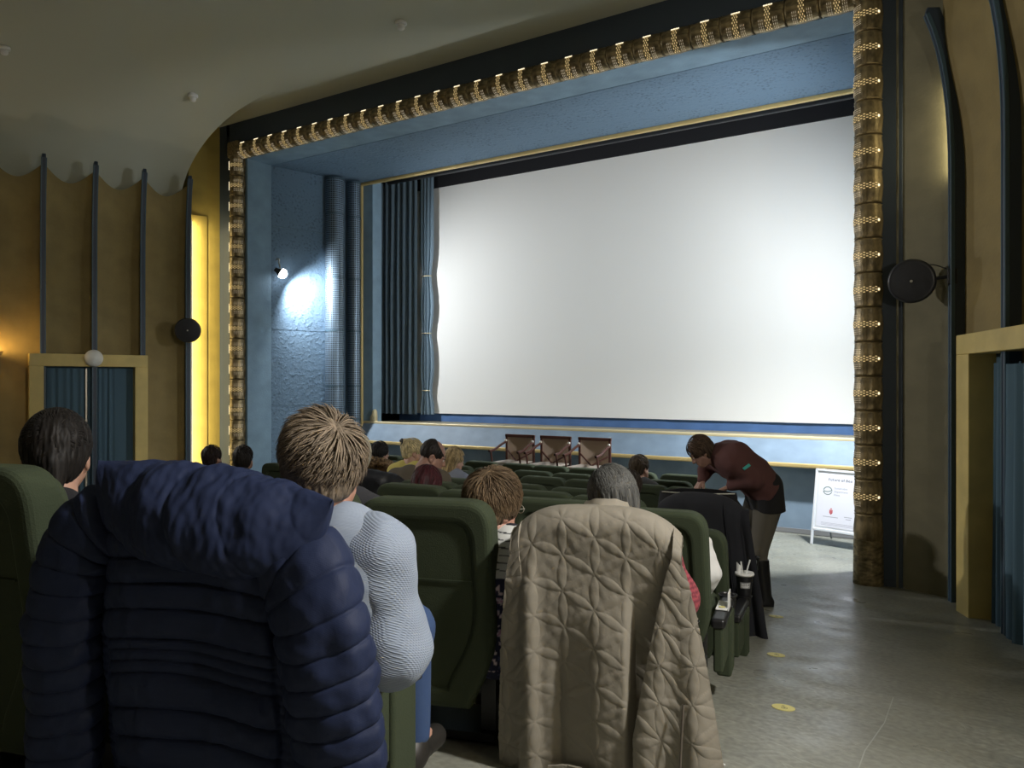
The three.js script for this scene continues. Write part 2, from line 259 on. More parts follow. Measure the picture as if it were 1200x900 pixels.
// door portals with curtains
M.curtainDoor = new THREE.MeshPhysicalMaterial({ color: rgb(0.075, 0.135, 0.18), roughness: 0.9, sheen: 0.4, sheenColor: rgb(0.07, 0.11, 0.15), bumpMap: clothBump, bumpScale: 0.001 });
function pleats(w, h, folds, amp, seed, thick = 0.006, gather) {   // a hanging curtain, x from 0 to w, top at y = h
  const r = rng(seed), ph = r() * 6;
  return sheet(folds * 8, 24, (u, v) => { const q = u + 0.02 * noise(u * 5, v * 2, seed), a = amp * (0.6 + 0.5 * v) * (0.75 + 0.5 * noise(u * 4 + seed, 0.3)), z = a * (Math.sin(q * folds * Math.PI * 2 + ph) + 0.35 * Math.sin(q * folds * Math.PI * 3.1 + v * 1.5)); const gx = gather ? gather(u, v) : u; return [gx * w, h * (1 - v), z, u * w * 1.6, v * h]; }, thick);
}
function portal(n, at, turn, w, h, y0, jamb, depth, label, side = jamb) {
  const d = new THREE.Group(); d.name = 'door_' + n; scene.add(d); struct(d, label); d.position.set(at[0], y0, -at[1]); d.rotation.y = turn;  // x along the wall, z into the room
  part('lintel', box(w, jamb, depth, w / 2, h - jamb / 2, depth / 2 - 0.02, 0.008), M.portal, d);
  for (const x of [side / 2, w - side / 2]) part('jamb', box(side, h - jamb + 0.4, depth, x, (h - jamb - 0.4) / 2, depth / 2 - 0.02, 0.008), M.portal, d);
  part('inner_curtain', box(w - 2 * side, h - jamb + 0.3, 0.02, w / 2, (h - jamb - 0.3) / 2, 0.0), M.curtainDoor, d);
  return d;
}

{
  const p = leftWall(2.26), d = portal(1, [p[0] + 0.02, p[1]], Math.atan2(-0.933, 0.36) + Math.PI * 0, 1.63, 2.46, 0.0, 0.19, 0.2, 'doorway in ochre frame with teal curtains');
  d.rotation.y = Math.atan2(0.933, 0.36) + Math.PI; d.rotation.y = Math.PI / 2 - Math.atan2(0.36, 0.933);
  for (const [x, w, s] of [[0.24, 0.5, 3], [0.79, 0.38, 9]]) { const c = part('curtain', pleats(w, 2.24, 5, 0.022, s), M.curtainDoor, d); c.position.set(x, 0, 0.05); }
  part('door_edge', box(0.03, 2.25, 0.03, 0.765, 1.12, 0.06, 0.006), std(rgb(0.5, 0.46, 0.38), { roughness: 0.35, metalness: 0.6 }), d);
}
{
  const p = rightWall(0.36), y0 = floorY(7.2) - 0.05, d = portal(2, p, 0, 1.85, 2.42 - y0, y0, 0.17, 0.24, 'doorway in ochre frame with a blue curtain drawn inside', 0.28);
  d.rotation.y = -(Math.PI / 2 - Math.atan2(0.36, 0.933));
  const dark = part('curtain', pleats(0.5, 2.15 - y0, 4, 0.03, 21), M.curtainDoor, d); dark.position.set(0.4, 0.02, 0.06);
  const c = part('curtain', pleats(0.75, 2.1 - y0, 5, 0.035, 4), M.curtainDoor, d); c.position.set(0.85, 0.05, 0.15);
}
// proscenium: blocks, dark band, recess
{
  const w = new THREE.Group(); w.name = 'wall_front'; scene.add(w); struct(w, 'blue proscenium recess around the stage');
  const mid = (ARCH + REVEAL) / 2, dep = REVEAL - ARCH;
  part('left_pier', box(2.2, 7.3, dep, XL - 1.1, 3.4, -mid), M.blue, w);
  part('right_pier', box(2.2, 7.3, dep, XR + 1.1, 3.4, -mid), M.blue, w);
  part('beam', box(XR - XL + 0.02, 1.5, dep, (XL + XR) / 2, TOP + 0.75, -mid), M.blue, w);
  // soffit and recess walls, splayed towards the gold trim
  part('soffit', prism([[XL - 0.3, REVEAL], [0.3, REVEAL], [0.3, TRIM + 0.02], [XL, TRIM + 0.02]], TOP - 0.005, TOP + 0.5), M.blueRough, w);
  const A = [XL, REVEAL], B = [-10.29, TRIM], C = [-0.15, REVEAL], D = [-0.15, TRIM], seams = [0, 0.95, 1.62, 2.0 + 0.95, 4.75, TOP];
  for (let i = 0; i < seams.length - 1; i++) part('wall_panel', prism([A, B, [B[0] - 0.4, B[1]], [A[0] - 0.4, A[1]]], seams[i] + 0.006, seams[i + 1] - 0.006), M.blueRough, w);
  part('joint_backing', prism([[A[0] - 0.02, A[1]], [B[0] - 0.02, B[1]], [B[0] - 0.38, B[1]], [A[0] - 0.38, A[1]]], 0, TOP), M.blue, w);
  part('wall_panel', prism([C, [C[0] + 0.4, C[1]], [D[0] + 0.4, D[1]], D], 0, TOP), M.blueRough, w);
  // jambs behind the gold trim
  part('stage_jamb', prism([[-10.29, TRIM + 0.03], [-10.06, TRIM + 0.06], [-10.06, TRIM + 0.3], [-10.7, TRIM + 0.3]], 0, TOP + 0.1), M.blue, w);
  part('stage_jamb', prism([[-0.98, TRIM + 0.03], [0.0, TRIM + 0.03], [0.0, TRIM + 0.3], [-0.98, TRIM + 0.3]].reverse(), 0, TOP + 0.1), M.blue, w);
  // dark band around the arch
  const bz = -(ARCH - 0.03);
  part('dark_band', box(0.3, 6.75, 0.1, XL - 0.5, 3.25, bz, 0.01), M.band, w);
  part('dark_band', box(0.26, 6.75, 0.1, XR + 0.32, 3.25, bz, 0.01), M.band, w);
  part('dark_band', box(XR - XL + 0.9, 0.42, 0.1, (XL + XR) / 2, TOP + 0.42, bz, 0.01), M.band, w);
}
// stage: sloping front, gold edges, floor, side and rear walls
{
  const s = new THREE.Group(); s.name = 'wall_stage'; scene.add(s); struct(s, 'pale blue stage front with gold edges below the screen');
  const y1 = EYE - 0.735, y0 = EYE - 1.06, LIP = TRIM + 0.05, FOOT = TRIM - 0.15, WALL = TRIM + 0.05, x0 = -10.3, x1 = -0.85, L = x1 - x0, mx = (x0 + x1) / 2;
  part('stage_front', sheet(40, 4, (u, v) => [lerp(x0, x1, u) - (u < 0.01 ? 0.12 * v : 0), lerp(y1, y0, v), -lerp(LIP, FOOT, v), u * L, v * 0.5], 0.03), M.bluePale, s);
  part('gold_edge', box(L, 0.055, 0.06, mx, y1 + 0.01, -(LIP - 0.01), 0.02), M.goldPale = std(rgb(0.66, 0.56, 0.33), { roughness: 0.4, metalness: 0.2 }), s);
  part('gold_edge', box(L + 0.14, 0.06, 0.06, mx - 0.06, y0 - 0.01, -(FOOT - 0.01), 0.02), M.gold, s);
  part('stage_floor', box(L + 0.4, 0.05, 1.7, mx, y1 - 0.03, -(LIP + 0.83)), std(rgb(0.42, 0.38, 0.28), { roughness: 0.5, map: mottle }), s);
  part('front_wall', box(L + 0.4, y0 + 0.1, 0.1, mx, (y0 + 0.1) / 2, -(WALL + 0.05)), M.bluePale, s);
  part('skirting', box(L + 0.4, 0.06, 0.02, mx, 0.03, -(WALL - 0.01)), std(rgb(0.2, 0.2, 0.2)), s);
  part('soffit_board', box(L, 0.04, 0.25, mx, y0 - 0.01, -(FOOT + 0.11)), M.blue, s);
  part('base_wall', box(L + 0.4, 0.16, 0.06, mx, y1 + 0.07, -12.05), M.blueBase, s);
  part('side_wall', box(0.1, 7, 2, -11.15, 3.5, -11.7), M.black, s);
  part('side_wall', box(0.1, 7, 2, -0.75, 3.5, -11.7), M.black, s);
  part('rear_wall', box(11, 7.4, 0.1, mx, 3.6, -12.5), M.black, s);
  part('stage_lid', box(11, 0.1, 2.2, mx, 7.0, -11.7), M.black, s);
  // border cloth and rail above the screen
  part('border_cloth', box(L + 0.2, 1.0, 0.03, mx, EYE + 3.87 + 0.5, -11.95), M.blackCloth, s);
  part('rail', box(L, 0.09, 0.07, mx, EYE + 3.98, -11.45, 0.02), std(rgb(0.03, 0.032, 0.036), { roughness: 0.4 }), s);
  part('rail', box(L, 0.06, 0.05, mx, EYE + 4.05, -11.1, 0.02), std(rgb(0.05, 0.052, 0.056), { roughness: 0.4 }), s);
  const t = new THREE.Group(); t.name = numbered('trim'); scene.add(t); struct(t, 'thin gold moulding round the inner stage opening');
  for (const x of [-10.27, -1.0]) part('upright', box(0.05, TOP - 1.1, 0.06, x, (TOP + 1.1) / 2, -(TRIM - 0.01), 0.02), M.gold, t);
  part('crosspiece', box(9.3, 0.06, 0.07, -5.64, TOP - 0.03, -(TRIM - 0.02), 0.02), M.gold, t);
  const pb = part('end_block', extrude([[-0.07, 0], [0.07, 0], [0.07, 0.12], [0.06, 0.2], [0.03, 0.24], [-0.01, 0.22], [-0.03, 0.15], [-0.07, 0.1]], 0.06, 0.008), M.goldPale, s); pb.position.set(-10.02, y1 + 0.02, -(TRIM + 0.05));
}
{
  const g = sheet(60, 30, (u, v) => [lerp(-10.95, -0.9, u), lerp(EYE + 3.87, EYE - 0.58, v), -(12.0 - 0.02 - 0.004 * Math.sin(u * 40) * v), u * 9, v * 4.5], 0.01);
  tag(part('cinema_screen', g, M.screen), 'large blank white cinema screen at the back of the stage', 'screen');
}
// ---------------------------------------------------------------- perforated brass light frame round the arch
M.glow = new THREE.MeshStandardMaterial({ color: rgb(0.6, 0.45, 0.2), emissive: rgb(1, 0.74, 0.34), emissiveIntensity: 0.55, roughness: 0.5 });
M.slit = new THREE.MeshStandardMaterial({ color: rgb(0.6, 0.5, 0.35), emissive: rgb(1, 0.86, 0.62), emissiveIntensity: 0.3, roughness: 0.5 });
M.bulb = new THREE.MeshStandardMaterial({ color: rgb(0.8, 0.8, 0.7), emissive: rgb(1, 0.88, 0.62), emissiveIntensity: 1.3, roughness: 0.5 });
{
  const SEG = 0.342, R = 0.135;
  const barrel = lathe([[0.02, -SEG / 2], [0.118, -SEG / 2], [0.135, -SEG / 2 + 0.012], [0.127, -SEG / 2 + 0.024], [0.133, -0.09], [R + 0.006, 0], [0.133, 0.09], [0.127, SEG / 2 - 0.024], [0.135, SEG / 2 - 0.012], [0.118, SEG / 2], [0.02, SEG / 2]], 28);
  { const p = barrel.attributes.uv; for (let i = 0; i < p.count; i++) p.setXY(i, p.getX(i) * 0.85, p.getY(i) * SEG); }
  const chip = (ang, y, w, h, r) => { const g = new THREE.BoxGeometry(w, h, 0.004); g.translate(0, y, r); g.rotateY(ang); return g; };
  const build = (m, nb, ba) => {                                       // m = +1: opening on the -x side
    const glow = [], slit = [], bulb = [];
    for (let k = 0; k < 12; k++) for (let j = -2; j <= 2; j++) { if ((k + j) % 2) continue; const a = (1.35 - k * 0.2) * -m; glow.push(chip(a, j * 0.0125, 0.019, 0.008, 0.1395)); }
    for (const s of [-1, 1]) for (let q = 0; q < 3; q++) for (let k = 0; k < 5; k++) slit.push(chip((1.45 - k * 0.24) * -m, s * (0.055 + q * 0.019), 0.021, 0.0035, 0.136));
    for (let k = 0; k < nb; k++) bulb.push(chip(ba, (k - (nb - 1) / 2) * 0.025, 0.02, 0.019, 0.142));
    return [join(glow), join(slit), join(bulb)];
  };
  const right = build(1, 1, 0.85), left = build(-1, 6, -0.5), over = build(1, 4, 0.72);
  const frame = new THREE.Group(); frame.name = numbered('trim'); scene.add(frame); struct(frame, 'perforated brass frame with small lamps round the arch');
  const put = (x, y, geos, turn) => {
    const s = new THREE.Mesh(barrel, M.brass); s.name = 'brass_segment'; s.position.set(x, y, -(ARCH - 0.06)); s.rotation.z = turn; frame.add(s);
    [[geos[0], M.glow, 'lamp_lattice'], [geos[1], M.slit, 'lamp_slits'], [geos[2], M.bulb, 'lamp_row']].forEach(([g, m, n]) => { const c = new THREE.Mesh(g, m); c.name = n; s.add(c); });
    return s;
  };
  const xl = XL - 0.17, xr = XR + 0.14, yt = TOP + 0.12;
  for (let i = 0; i < 17; i++) {
    const y = yt - 0.25 - i * SEG; if (y < 0.05) break;
    const a = put(xr, y, right, 0), b = put(xl, y, left, 0);
    if (y < 0.95) for (const o of [a, b]) for (const c of o.children) c.visible = true;
    if (y < 0.75) { a.clear(); b.clear(); } 
  }
  for (let i = 0; i < 29; i++) { const x = xr - 0.28 - i * SEG; if (x < xl + 0.2) break; put(x, yt, over, Math.PI / 2); }
  for (const x of [xl, xr]) { const g = new RoundedBoxGeometry(0.28, 0.28, 0.26, 3, 0.05); const c = part('corner_block', g, M.brass, frame); c.position.set(x, yt + 0.02, -(ARCH - 0.06)); part('base_sleeve', cyl(0.14, 0.145, 0.5, x, 0.2, -(ARCH - 0.06), 28), M.brass, frame); }
  shade(frame);
}
// ---------------------------------------------------------------- lamps
M.lampCase = std(rgb(0.03, 0.03, 0.032), { roughness: 0.45, metalness: 0.3 });
M.steel = std(rgb(0.6, 0.58, 0.5), { roughness: 0.4, metalness: 0.7 });
M.lampFace = new THREE.MeshStandardMaterial({ color: rgb(0.9, 0.9, 0.9), emissive: rgb(0.94, 0.97, 1), emissiveIntensity: 8 });
function stageLamp(pos, target, power, side, label, half, soft) {
  const t = thing('stage_lamp', label, 'lamp', pos, 0);
  const d = target.clone().sub(pos).normalize(), q = new THREE.Quaternion().setFromUnitVectors(new THREE.Vector3(0, 0, 1), d);
  const head = lathe([[0, -0.13], [0.035, -0.125], [0.045, -0.07], [0.06, -0.05], [0.085, 0.0], [0.09, 0.005], [0.086, 0.008], [0.075, 0.0]], 28); head.rotateX(Math.PI / 2); head.applyQuaternion(q); part('housing', head, M.lampCase, t);
  const face = new THREE.SphereGeometry(0.088, 24, 16, 0, Math.PI * 2, 0, 1.9); face.rotateX(Math.PI / 2); face.translate(0, 0, 0.015); face.applyQuaternion(q); part('lamp_glass', face, M.lampFace, t);
  part('bracket', [bar(new THREE.Vector3(0, 0.02, 0), new THREE.Vector3(-side * 0.06, 0.2, 0.01), 0.012), tube([new THREE.Vector3(-side * 0.13, 0.24, 0), new THREE.Vector3(-side * 0.08, 0.25, 0.02), new THREE.Vector3(-side * 0.03, 0.24, 0.03), new THREE.Vector3(-side * 0.03, 0.2, 0.02)], 0.012)], M.steel, t);
  const l = new THREE.SpotLight(rgb(0.92, 0.96, 1.0), power, 0, half, soft, 2); l.position.copy(d.clone().multiplyScalar(0.125)); l.target.position.copy(d.clone().multiplyScalar(2)); t.add(l, l.target); l.castShadow = true; l.shadow.radius = 3; l.shadow.mapSize.set(1024, 1024); l.name = 'lamp_beam';
  return t;
}
stageLamp(V(-10.56, EYE + 1.92, 9.02), V(-7.6, 1.3, 12), POWER.stage, 1, 'bright round spotlight on a bracket on the blue left recess wall', 1.42, 0.55);
stageLamp(V(-1.1, EYE + 1.92, 9.13), V(-2.7, -3.0, 9.4), POWER.stageFloor, -1, 'spotlight hidden behind the right brass column, turned to the floor', 1.1, 0.9);
stageLamp(V(-0.45, EYE + 1.92, 9.12), V(-10.2, 1.6, 11.7), POWER.stageRight, -1, 'spotlight hidden deep in the right recess, turned across the stage', 1.35, 1.0);
// ceiling panels at the rear of the room
M.panelGlow = new THREE.MeshStandardMaterial({ color: rgb(0.9, 0.9, 0.85), emissive: rgb(1, 0.97, 0.9), emissiveIntensity: 1.2 });
[-2.2, -6, -9.8].forEach((x, i) => {
  const t = thing('ceiling_light', ['square ceiling light over the right of the rear seats', 'square ceiling light over the middle of the rear seats', 'square ceiling light over the left of the rear seats'][i], 'light', V(x, 6.66, -2.6), 0, 'rear ceiling lights');
  part('housing', box(1.1, 0.1, 1.1, 0, 0, 0, 0.02), M.white, t); part('lamp_panel', box(1.0, 0.02, 1.0, 0, -0.06, 0), M.panelGlow, t);
  const l = new THREE.RectAreaLight(rgb(1, 0.97, 0.9), POWER.house, 1.0, 1.0); l.position.set(0, -0.085, 0); l.rotation.x = -Math.PI / 2; t.add(l);
});
// spotlights on both side walls, outside the picture
function wallSpot(p, target, side, power, half, soft, label) {
  const t = thing('wall_spotlight', label, 'lamp', p), d = target.clone().sub(p).normalize(), q = new THREE.Quaternion().setFromUnitVectors(new THREE.Vector3(0, 0, 1), d);
  const c = lathe([[0, -0.14], [0.06, -0.13], [0.07, 0.08], [0.066, 0.08], [0.06, 0.05]], 24); c.rotateX(Math.PI / 2); c.applyQuaternion(q); part('housing', c, M.lampCase, t);
  const f = new THREE.CircleGeometry(0.06, 24); f.translate(0, 0, 0.05); f.applyQuaternion(q); part('lamp_glass', f, M.lampFace, t);
  part('bracket', bar(new THREE.Vector3(0, 0, 0), new THREE.Vector3(side * 0.4, 0.1, 0), 0.015), M.lampCase, t);
  const l = new THREE.SpotLight(rgb(1, 0.97, 0.92), power, 0, half, soft, 2); l.position.copy(d.clone().multiplyScalar(0.09)); l.target.position.copy(d); l.castShadow = true; l.shadow.radius = 7; t.add(l, l.target);
}
wallSpot(V(wallXR(2.3) - 0.35, 4.1, 2.3), V(-2.2, 1.1, 2.1), 1, POWER.sideSpot, 0.95, 0.8, 'small spotlight on the right wall above the aisle');
wallSpot(V(wallXL(3.0) + 0.35, 4.3, 3.0), V(0.0, 2.4, 7.4), -1, POWER.leftSpot, 0.42, 0.9, 'small spotlight on the left wall turned across the room');
// tubes hidden behind the first fins
function finTube(at, len, y, dir, power, w, label) {
  const t = thing('fin_light', label, 'light', V(at[0], y, at[1]), 0);
  t.rotation.y = dir;
  part('batten', box(0.05, len, 0.03, 0, 0, -0.012, 0.005), M.white, t);
  part('lamp_tube', cyl(0.012, 0.012, len - 0.04, 0, 0, 0.016, 12), M.tubeGlow, t);
  const l = new THREE.RectAreaLight(rgb(1, 0.86, 0.5), power, 0.05, len - 0.04); l.position.set(0, 0, 0.032); l.rotation.y = Math.PI; t.add(l);
}

{ // tubes behind the first fins
  finTube([-11.62 + 0.018 + 0.115, 7.9 + 0.047 - 0.044], 4.3, 2.6, Math.atan2(-0.2, -0.98), POWER.fin, 0, 'upright light tube behind the fin beside the arch, left side');
  finTube([-0.30 - 0.018 - 0.10, 8.1 + 0.047 - 0.036], 0.9, EYE + 2.35, Math.atan2(-0.8, -0.6), POWER.finRight, 0, 'short light tube behind the fin beside the arch, right side');
}
// ceiling sensors
[[-6.411, 6.55, 7.372, 'round white ceiling sensor nearest the proscenium arch'], [-10.5, 6.42, 7.259, 'round white ceiling sensor near the left cove'], [-11.396, 6.54, 5.017, 'round white ceiling sensor at the left edge of the picture']].forEach(([x, y, w, label], i) => {
  const yy = ceilY(x, w), t = thing('ceiling_sensor', label, 'sensor', V(x, yy, w));
  part('base', lathe([[0, 0.03], [0.075, 0.03], [0.075, -0.02], [0.06, -0.03], [0, -0.03]]), M.white, t);
  part('head', lathe([[0, -0.02], [0.05, -0.025], [0.045, -0.075], [0.03, -0.09], [0, -0.092]]), M.white, t);
});
// round wall loudspeakers
function speaker(pos, normal, from, label, r = 0.205) {
  const t = thing('wall_speaker', label, 'speaker', pos), q = new THREE.Quaternion().setFromUnitVectors(new THREE.Vector3(0, 0, 1), normal.normalize());
  const sh = lathe([[0, -0.1], [0.08, -0.1], [0.15, -0.07], [r - 0.012, -0.02], [r, 0.005], [r - 0.004, 0.03], [r - 0.02, 0.042], [r - 0.035, 0.04]], 40); sh.rotateX(Math.PI / 2); sh.applyQuaternion(q); part('shell', sh, M.spk1 ??= std(rgb(0.02, 0.021, 0.026), { roughness: 0.4 }), t);
  const gr = lathe([[0, 0.062], [0.02, 0.062], [0.024, 0.057], [0.1, 0.055], [r - 0.03, 0.04]], 40); gr.rotateX(Math.PI / 2); gr.applyQuaternion(q); part('grille', gr, M.spk2 ??= std(rgb(0.014, 0.015, 0.02), { roughness: 0.6, bumpMap: clothBump, bumpScale: 0.002 }), t);
  const bd = cyl(0.012, 0.012, 0.006, 0, 0.065, 0, 16); bd.rotateX(Math.PI / 2); bd.applyQuaternion(q); part('badge', bd, M.steel, t);
  const b = new THREE.Vector3(0, 0, -0.09).applyQuaternion(q), f = from.clone().sub(pos);
  part('arm', [bar(b, f, 0.016), box(0.08, 0.14, 0.05, f.x, f.y, f.z, 0.008)], M.lampCase, t);
  const m = b.clone().lerp(f, 0.5).add(new THREE.Vector3(0, 0.13, 0)); part('cable', tube([b, b.clone().lerp(m, 0.6).add(new THREE.Vector3(0, 0.05, 0)), m, f.clone().add(new THREE.Vector3(0, 0.05, 0))], 0.005, 20, 6), M.lampCase, t);
}
speaker(V(-0.75, EYE + 0.96, 8.05), new THREE.Vector3(0.02, -0.12, 1), V(-0.42, EYE + 0.98, 8.05), 'black round loudspeaker on an arm by the right fin');
speaker(V(-11.30, EYE + 0.88, 7.72), new THREE.Vector3(0.75, -0.1, 0.6), V(-11.5, EYE + 0.9, 7.85), 'black round loudspeaker on the left fin beside the arch');
// white globe over the left doorway
{
  const p = leftWall(1.40), t = thing('wall_globe', 'round white globe lamp over the left curtained doorway', 'lamp', V(p[0] + 0.22, EYE + 0.40, p[1] - 0.085)); t.rotation.y = 1.2;
  const g = lathe([[0, 0.07], [0.06, 0.062], [0.11, 0.03], [0.13, -0.005], [0.125, -0.02], [0, -0.02]], 32); g.rotateX(Math.PI / 2);
  part('diffuser', g, std(rgb(0.8, 0.8, 0.76), { roughness: 0.4 }), t); const b = cyl(0.132, 0.132, 0.02, 0, -0.03, 0, 32); b.rotateX(Math.PI / 2); part('base', b, M.white, t);
}
// warm sconce on the left wall
{
  const p = leftWall(2.66), q = [p[0] + 0.05, p[1] - 0.02], t = thing('wall_sconce', 'warm shaded wall lamp glowing on the far left wall', 'lamp', V(q[0], EYE + 0.3, q[1])); t.rotation.y = 1.2;
  part('plate', box(0.08, 0.2, 0.02, 0, 0, 0, 0.006), M.gold, t);
  part('lamp_bulb', new THREE.SphereGeometry(0.035, 16, 12).translate(0, 0.2, 0.11), new THREE.MeshStandardMaterial({ color: rgb(0.9, 0.7, 0.4), emissive: rgb(1, 0.62, 0.2), emissiveIntensity: 3 }), t);
  part('shade', lathe([[0.05, 0.02], [0.085, 0.1], [0.09, 0.1], [0.055, 0.02]], 24).translate(0, 0.08, 0.11), M.gold, t);
  part('arm', bar(new THREE.Vector3(0, 0, 0), new THREE.Vector3(0, 0.12, 0.11), 0.01), M.gold, t);
  const l = new THREE.PointLight(rgb(1, 0.62, 0.2), POWER.sconce, 0, 2); l.position.set(0, 0.2, 0.11); l.castShadow = true; l.shadow.radius = 2; t.add(l);
}
// further wall lamps towards the rear, outside the picture
[[leftWall(5.6), 1.2, 'warm shaded wall lamp towards the rear of the left wall'], [rightWall(7.2), -1.2, 'warm shaded wall lamp towards the rear of the right wall']].forEach(([p, turn, label]) => {
  const s = scene.getObjectByName('wall_sconce').clone(); s.name = numbered('wall_sconce'); scene.add(s); s.userData = { label, category: 'lamp' }; s.position.set(p[0] + Math.sign(turn) * 0.05, EYE + 0.5, -p[1] + 0.02); s.rotation.y = turn; s.traverse(o => { if (o.isLight) { o.intensity = turn > 0 ? POWER.rear * 0.25 : POWER.rear; o.color.setRGB(1, 0.92, 0.78); } });
});
// perforated loudspeaker columns in the recess
M.mesh = std(rgb(0.22, 0.3, 0.38), { roughness: 0.4, metalness: 0.6, map: dataTex(256, 256, (x, y) => { const u = (x * 16) % 1 - 0.5, v = (y * 16) % 1 - 0.5, d = Math.hypot(u, v); const k = d < 0.33 ? 0.05 : 1; return [k, k, k]; }, true, 1.8, 1.8) });
[[-10.36, 10.08, 0.17, 'wider perforated metal speaker column in the blue recess'], [-10.26, 10.47, 0.12, 'narrower perforated metal speaker column beside the gold trim']].forEach(([x, w, r, label]) => {
  const t = thing('speaker_column', label, 'speaker', V(x, 0, w)), H = TOP - 0.05; const cuts = [0, 1.35, 2.0 - 0.03, EYE + 0.98, EYE + 1.95, EYE + 3.1, H];
  for (let i = 0; i < cuts.length - 1; i++) { const h = cuts[i + 1] - cuts[i] - 0.03; const g = grid(20, 1, (u, v) => { const a = lerp(-0.9, 2.5, u); return [Math.sin(a) * r, cuts[i] + 0.015 + v * h, Math.cos(a) * r, u * r * 3.4, v * h]; }); part('mesh_cover', g, M.mesh, t); part('joint_ring', cyl(r + 0.008, r + 0.008, 0.03, 0, cuts[i + 1] - 0.005, 0, 24), M.navyRib, t); }
  part('core', cyl(r - 0.015, r - 0.015, H, 0, H / 2, 0, 16), M.navy, t);
});
// stage curtain
M.curtain = new THREE.MeshPhysicalMaterial({ color: rgb(0.17, 0.24, 0.295), roughness: 0.9, sheen: 0.4, sheenRoughness: 0.5, sheenColor: rgb(0.12, 0.2, 0.3), bumpMap: clothBump, bumpScale: 0.001 });
{
  const t = thing('stage_curtain', 'blue velvet stage curtain drawn to the left of the screen', 'curtain', V(-10.92, EYE - 0.6, 11.8));
  const a = part('drape', pleats(1.08, TOP + 0.9 - EYE, 7, 0.05, 11, 0.008), M.curtain, t);
  const b = part('gathered_drape', pleats(0.4, TOP + 0.9 - EYE, 4, 0.04, 17, 0.008, (u, v) => 0.5 + (u - 0.5) * (0.85 - 0.32 * Math.max(Math.exp(-Math.pow((v - 0.42) / 0.06, 2)), Math.exp(-Math.pow((v - 0.66) / 0.05, 2)), Math.exp(-Math.pow((v - 0.9) / 0.04, 2))))), M.curtain, t); b.position.set(1.08, 0, -0.05);
  for (const v of [0.42, 0.66, 0.9]) { const r = part('tie', new THREE.TorusGeometry(0.1, 0.01, 8, 24).rotateX(Math.PI / 2).scale(1.1, 1, 0.55), M.goldPale, t); r.position.set(1.28, (TOP + 0.9 - EYE) * (1 - v), -0.05); }
}
// ---------------------------------------------------------------- seats
const SEAT_H = 0.96;
function seatOutline(inset, top = SEAT_H) {
  const w1 = 0.262 - inset, w0 = 0.15 - inset, y0 = 0.16 + inset, y1 = top - inset, r = 0.10 - inset * 0.4, s = new THREE.Shape();
  s.moveTo(-w0, y0); s.lineTo(w0, y0); s.bezierCurveTo(w0 + 0.03, y0 + 0.1, w1 + 0.002, y0 + 0.16, w1 + 0.008, y0 + 0.34); s.lineTo(w1, y1 - r); s.bezierCurveTo(w1 - 0.004, y1 - r * 0.35, w1 - r * 0.35, y1, w1 - r, y1); s.lineTo(-w1 + r, y1); s.bezierCurveTo(-w1 + r * 0.35, y1, -w1 + 0.004, y1 - r * 0.35, -w1, y1 - r); s.lineTo(-w1 - 0.008, y0 + 0.34); s.bezierCurveTo(-w1 - 0.002, y0 + 0.16, -w0 - 0.03, y0 + 0.1, -w0, y0); return s;
}
function lean(g) { const p = g.attributes.position; for (let i = 0; i < p.count; i++) { const y = p.getY(i); p.setZ(i, p.getZ(i) - 0.13 * (SEAT_H - y)); } g.computeVertexNormals(); return g; }
const creased = g => g;
const seatGeo = (() => {
  const inner = seatOutline(0.085);
  const ringHole = new THREE.Path(inner.getPoints(8));
  const frame = lean(extrude(seatOutline(0), 0.12, 0.026, 4, [ringHole]));
  const panel = lean(extrude(seatOutline(0.055), 0.075, 0.006, 2)); panel.translate(0, 0, 0.008);
  const front = lean(extrude(seatOutline(0.03), 0.07, 0.03, 3)); front.translate(0, 0, -0.075);
  const seat = boxUV(new RoundedBoxGeometry(0.48, 0.13, 0.5, 3, 0.05).translate(0, 0.37, -0.4));
  const arm = join([boxUV(new RoundedBoxGeometry(0.07, 0.05, 0.42, 2, 0.018).translate(0.30, 0.415, -0.28))]);
  const armSide = join([boxUV(new RoundedBoxGeometry(0.075, 0.32, 0.16, 2, 0.015).translate(0.30, 0.23, -0.42)), boxUV(new RoundedBoxGeometry(0.045, 0.22, 0.28, 2, 0.012).translate(0.30, 0.29, -0.22))]);
  const cup = lathe([[0, -0.09], [0.036, -0.09], [0.042, 0.0], [0.048, 0.004], [0.05, 0.012], [0.046, 0.014], [0.04, 0.004], [0.034, -0.08], [0, -0.084]], 24).translate(0.30, 0.43, -0.535);
  const base = join([box(0.06, 0.34, 0.2, -0.18, 0.15, -0.32), box(0.06, 0.34, 0.2, 0.18, 0.15, -0.32), box(0.42, 0.03, 0.26, 0, -0.0, -0.32)]);
  const seam = lean(box(0.36, 0.004, 0.004, 0, 0.66, 0.05));
  return { frame, panel, front, seat, arm, armSide, cup, base, seam };
})();
function makeSeat() {
  const t = new THREE.Group();
  part('back_frame', seatGeo.frame, M.velvet, t); const b = part('back_panel', seatGeo.panel, M.velvet, t); part('seam', seatGeo.seam, M.velvet, b);
  part('front_cushion', seatGeo.front, M.velvet, t); part('seat_cushion', seatGeo.seat, M.velvet, t);
  const a = part('armrest', seatGeo.arm, M.plasticBlack, t); part('side_panel', seatGeo.armSide, M.velvet, a); part('cup_holder', seatGeo.cup, M.plasticBlack, a);
  part('base', seatGeo.base, M.plasticBlack, t);
  return t;
}
const seatProto = makeSeat();
function seat(x, w, turn, label, group, dy = 0) {
  const s = seatProto.clone(); s.name = numbered('cinema_chair'); s.position.set(x, floorY(w) + dy, -w); s.rotation.y = turn; scene.add(s); shade(s); return tag(s, label, 'chair', group);
}
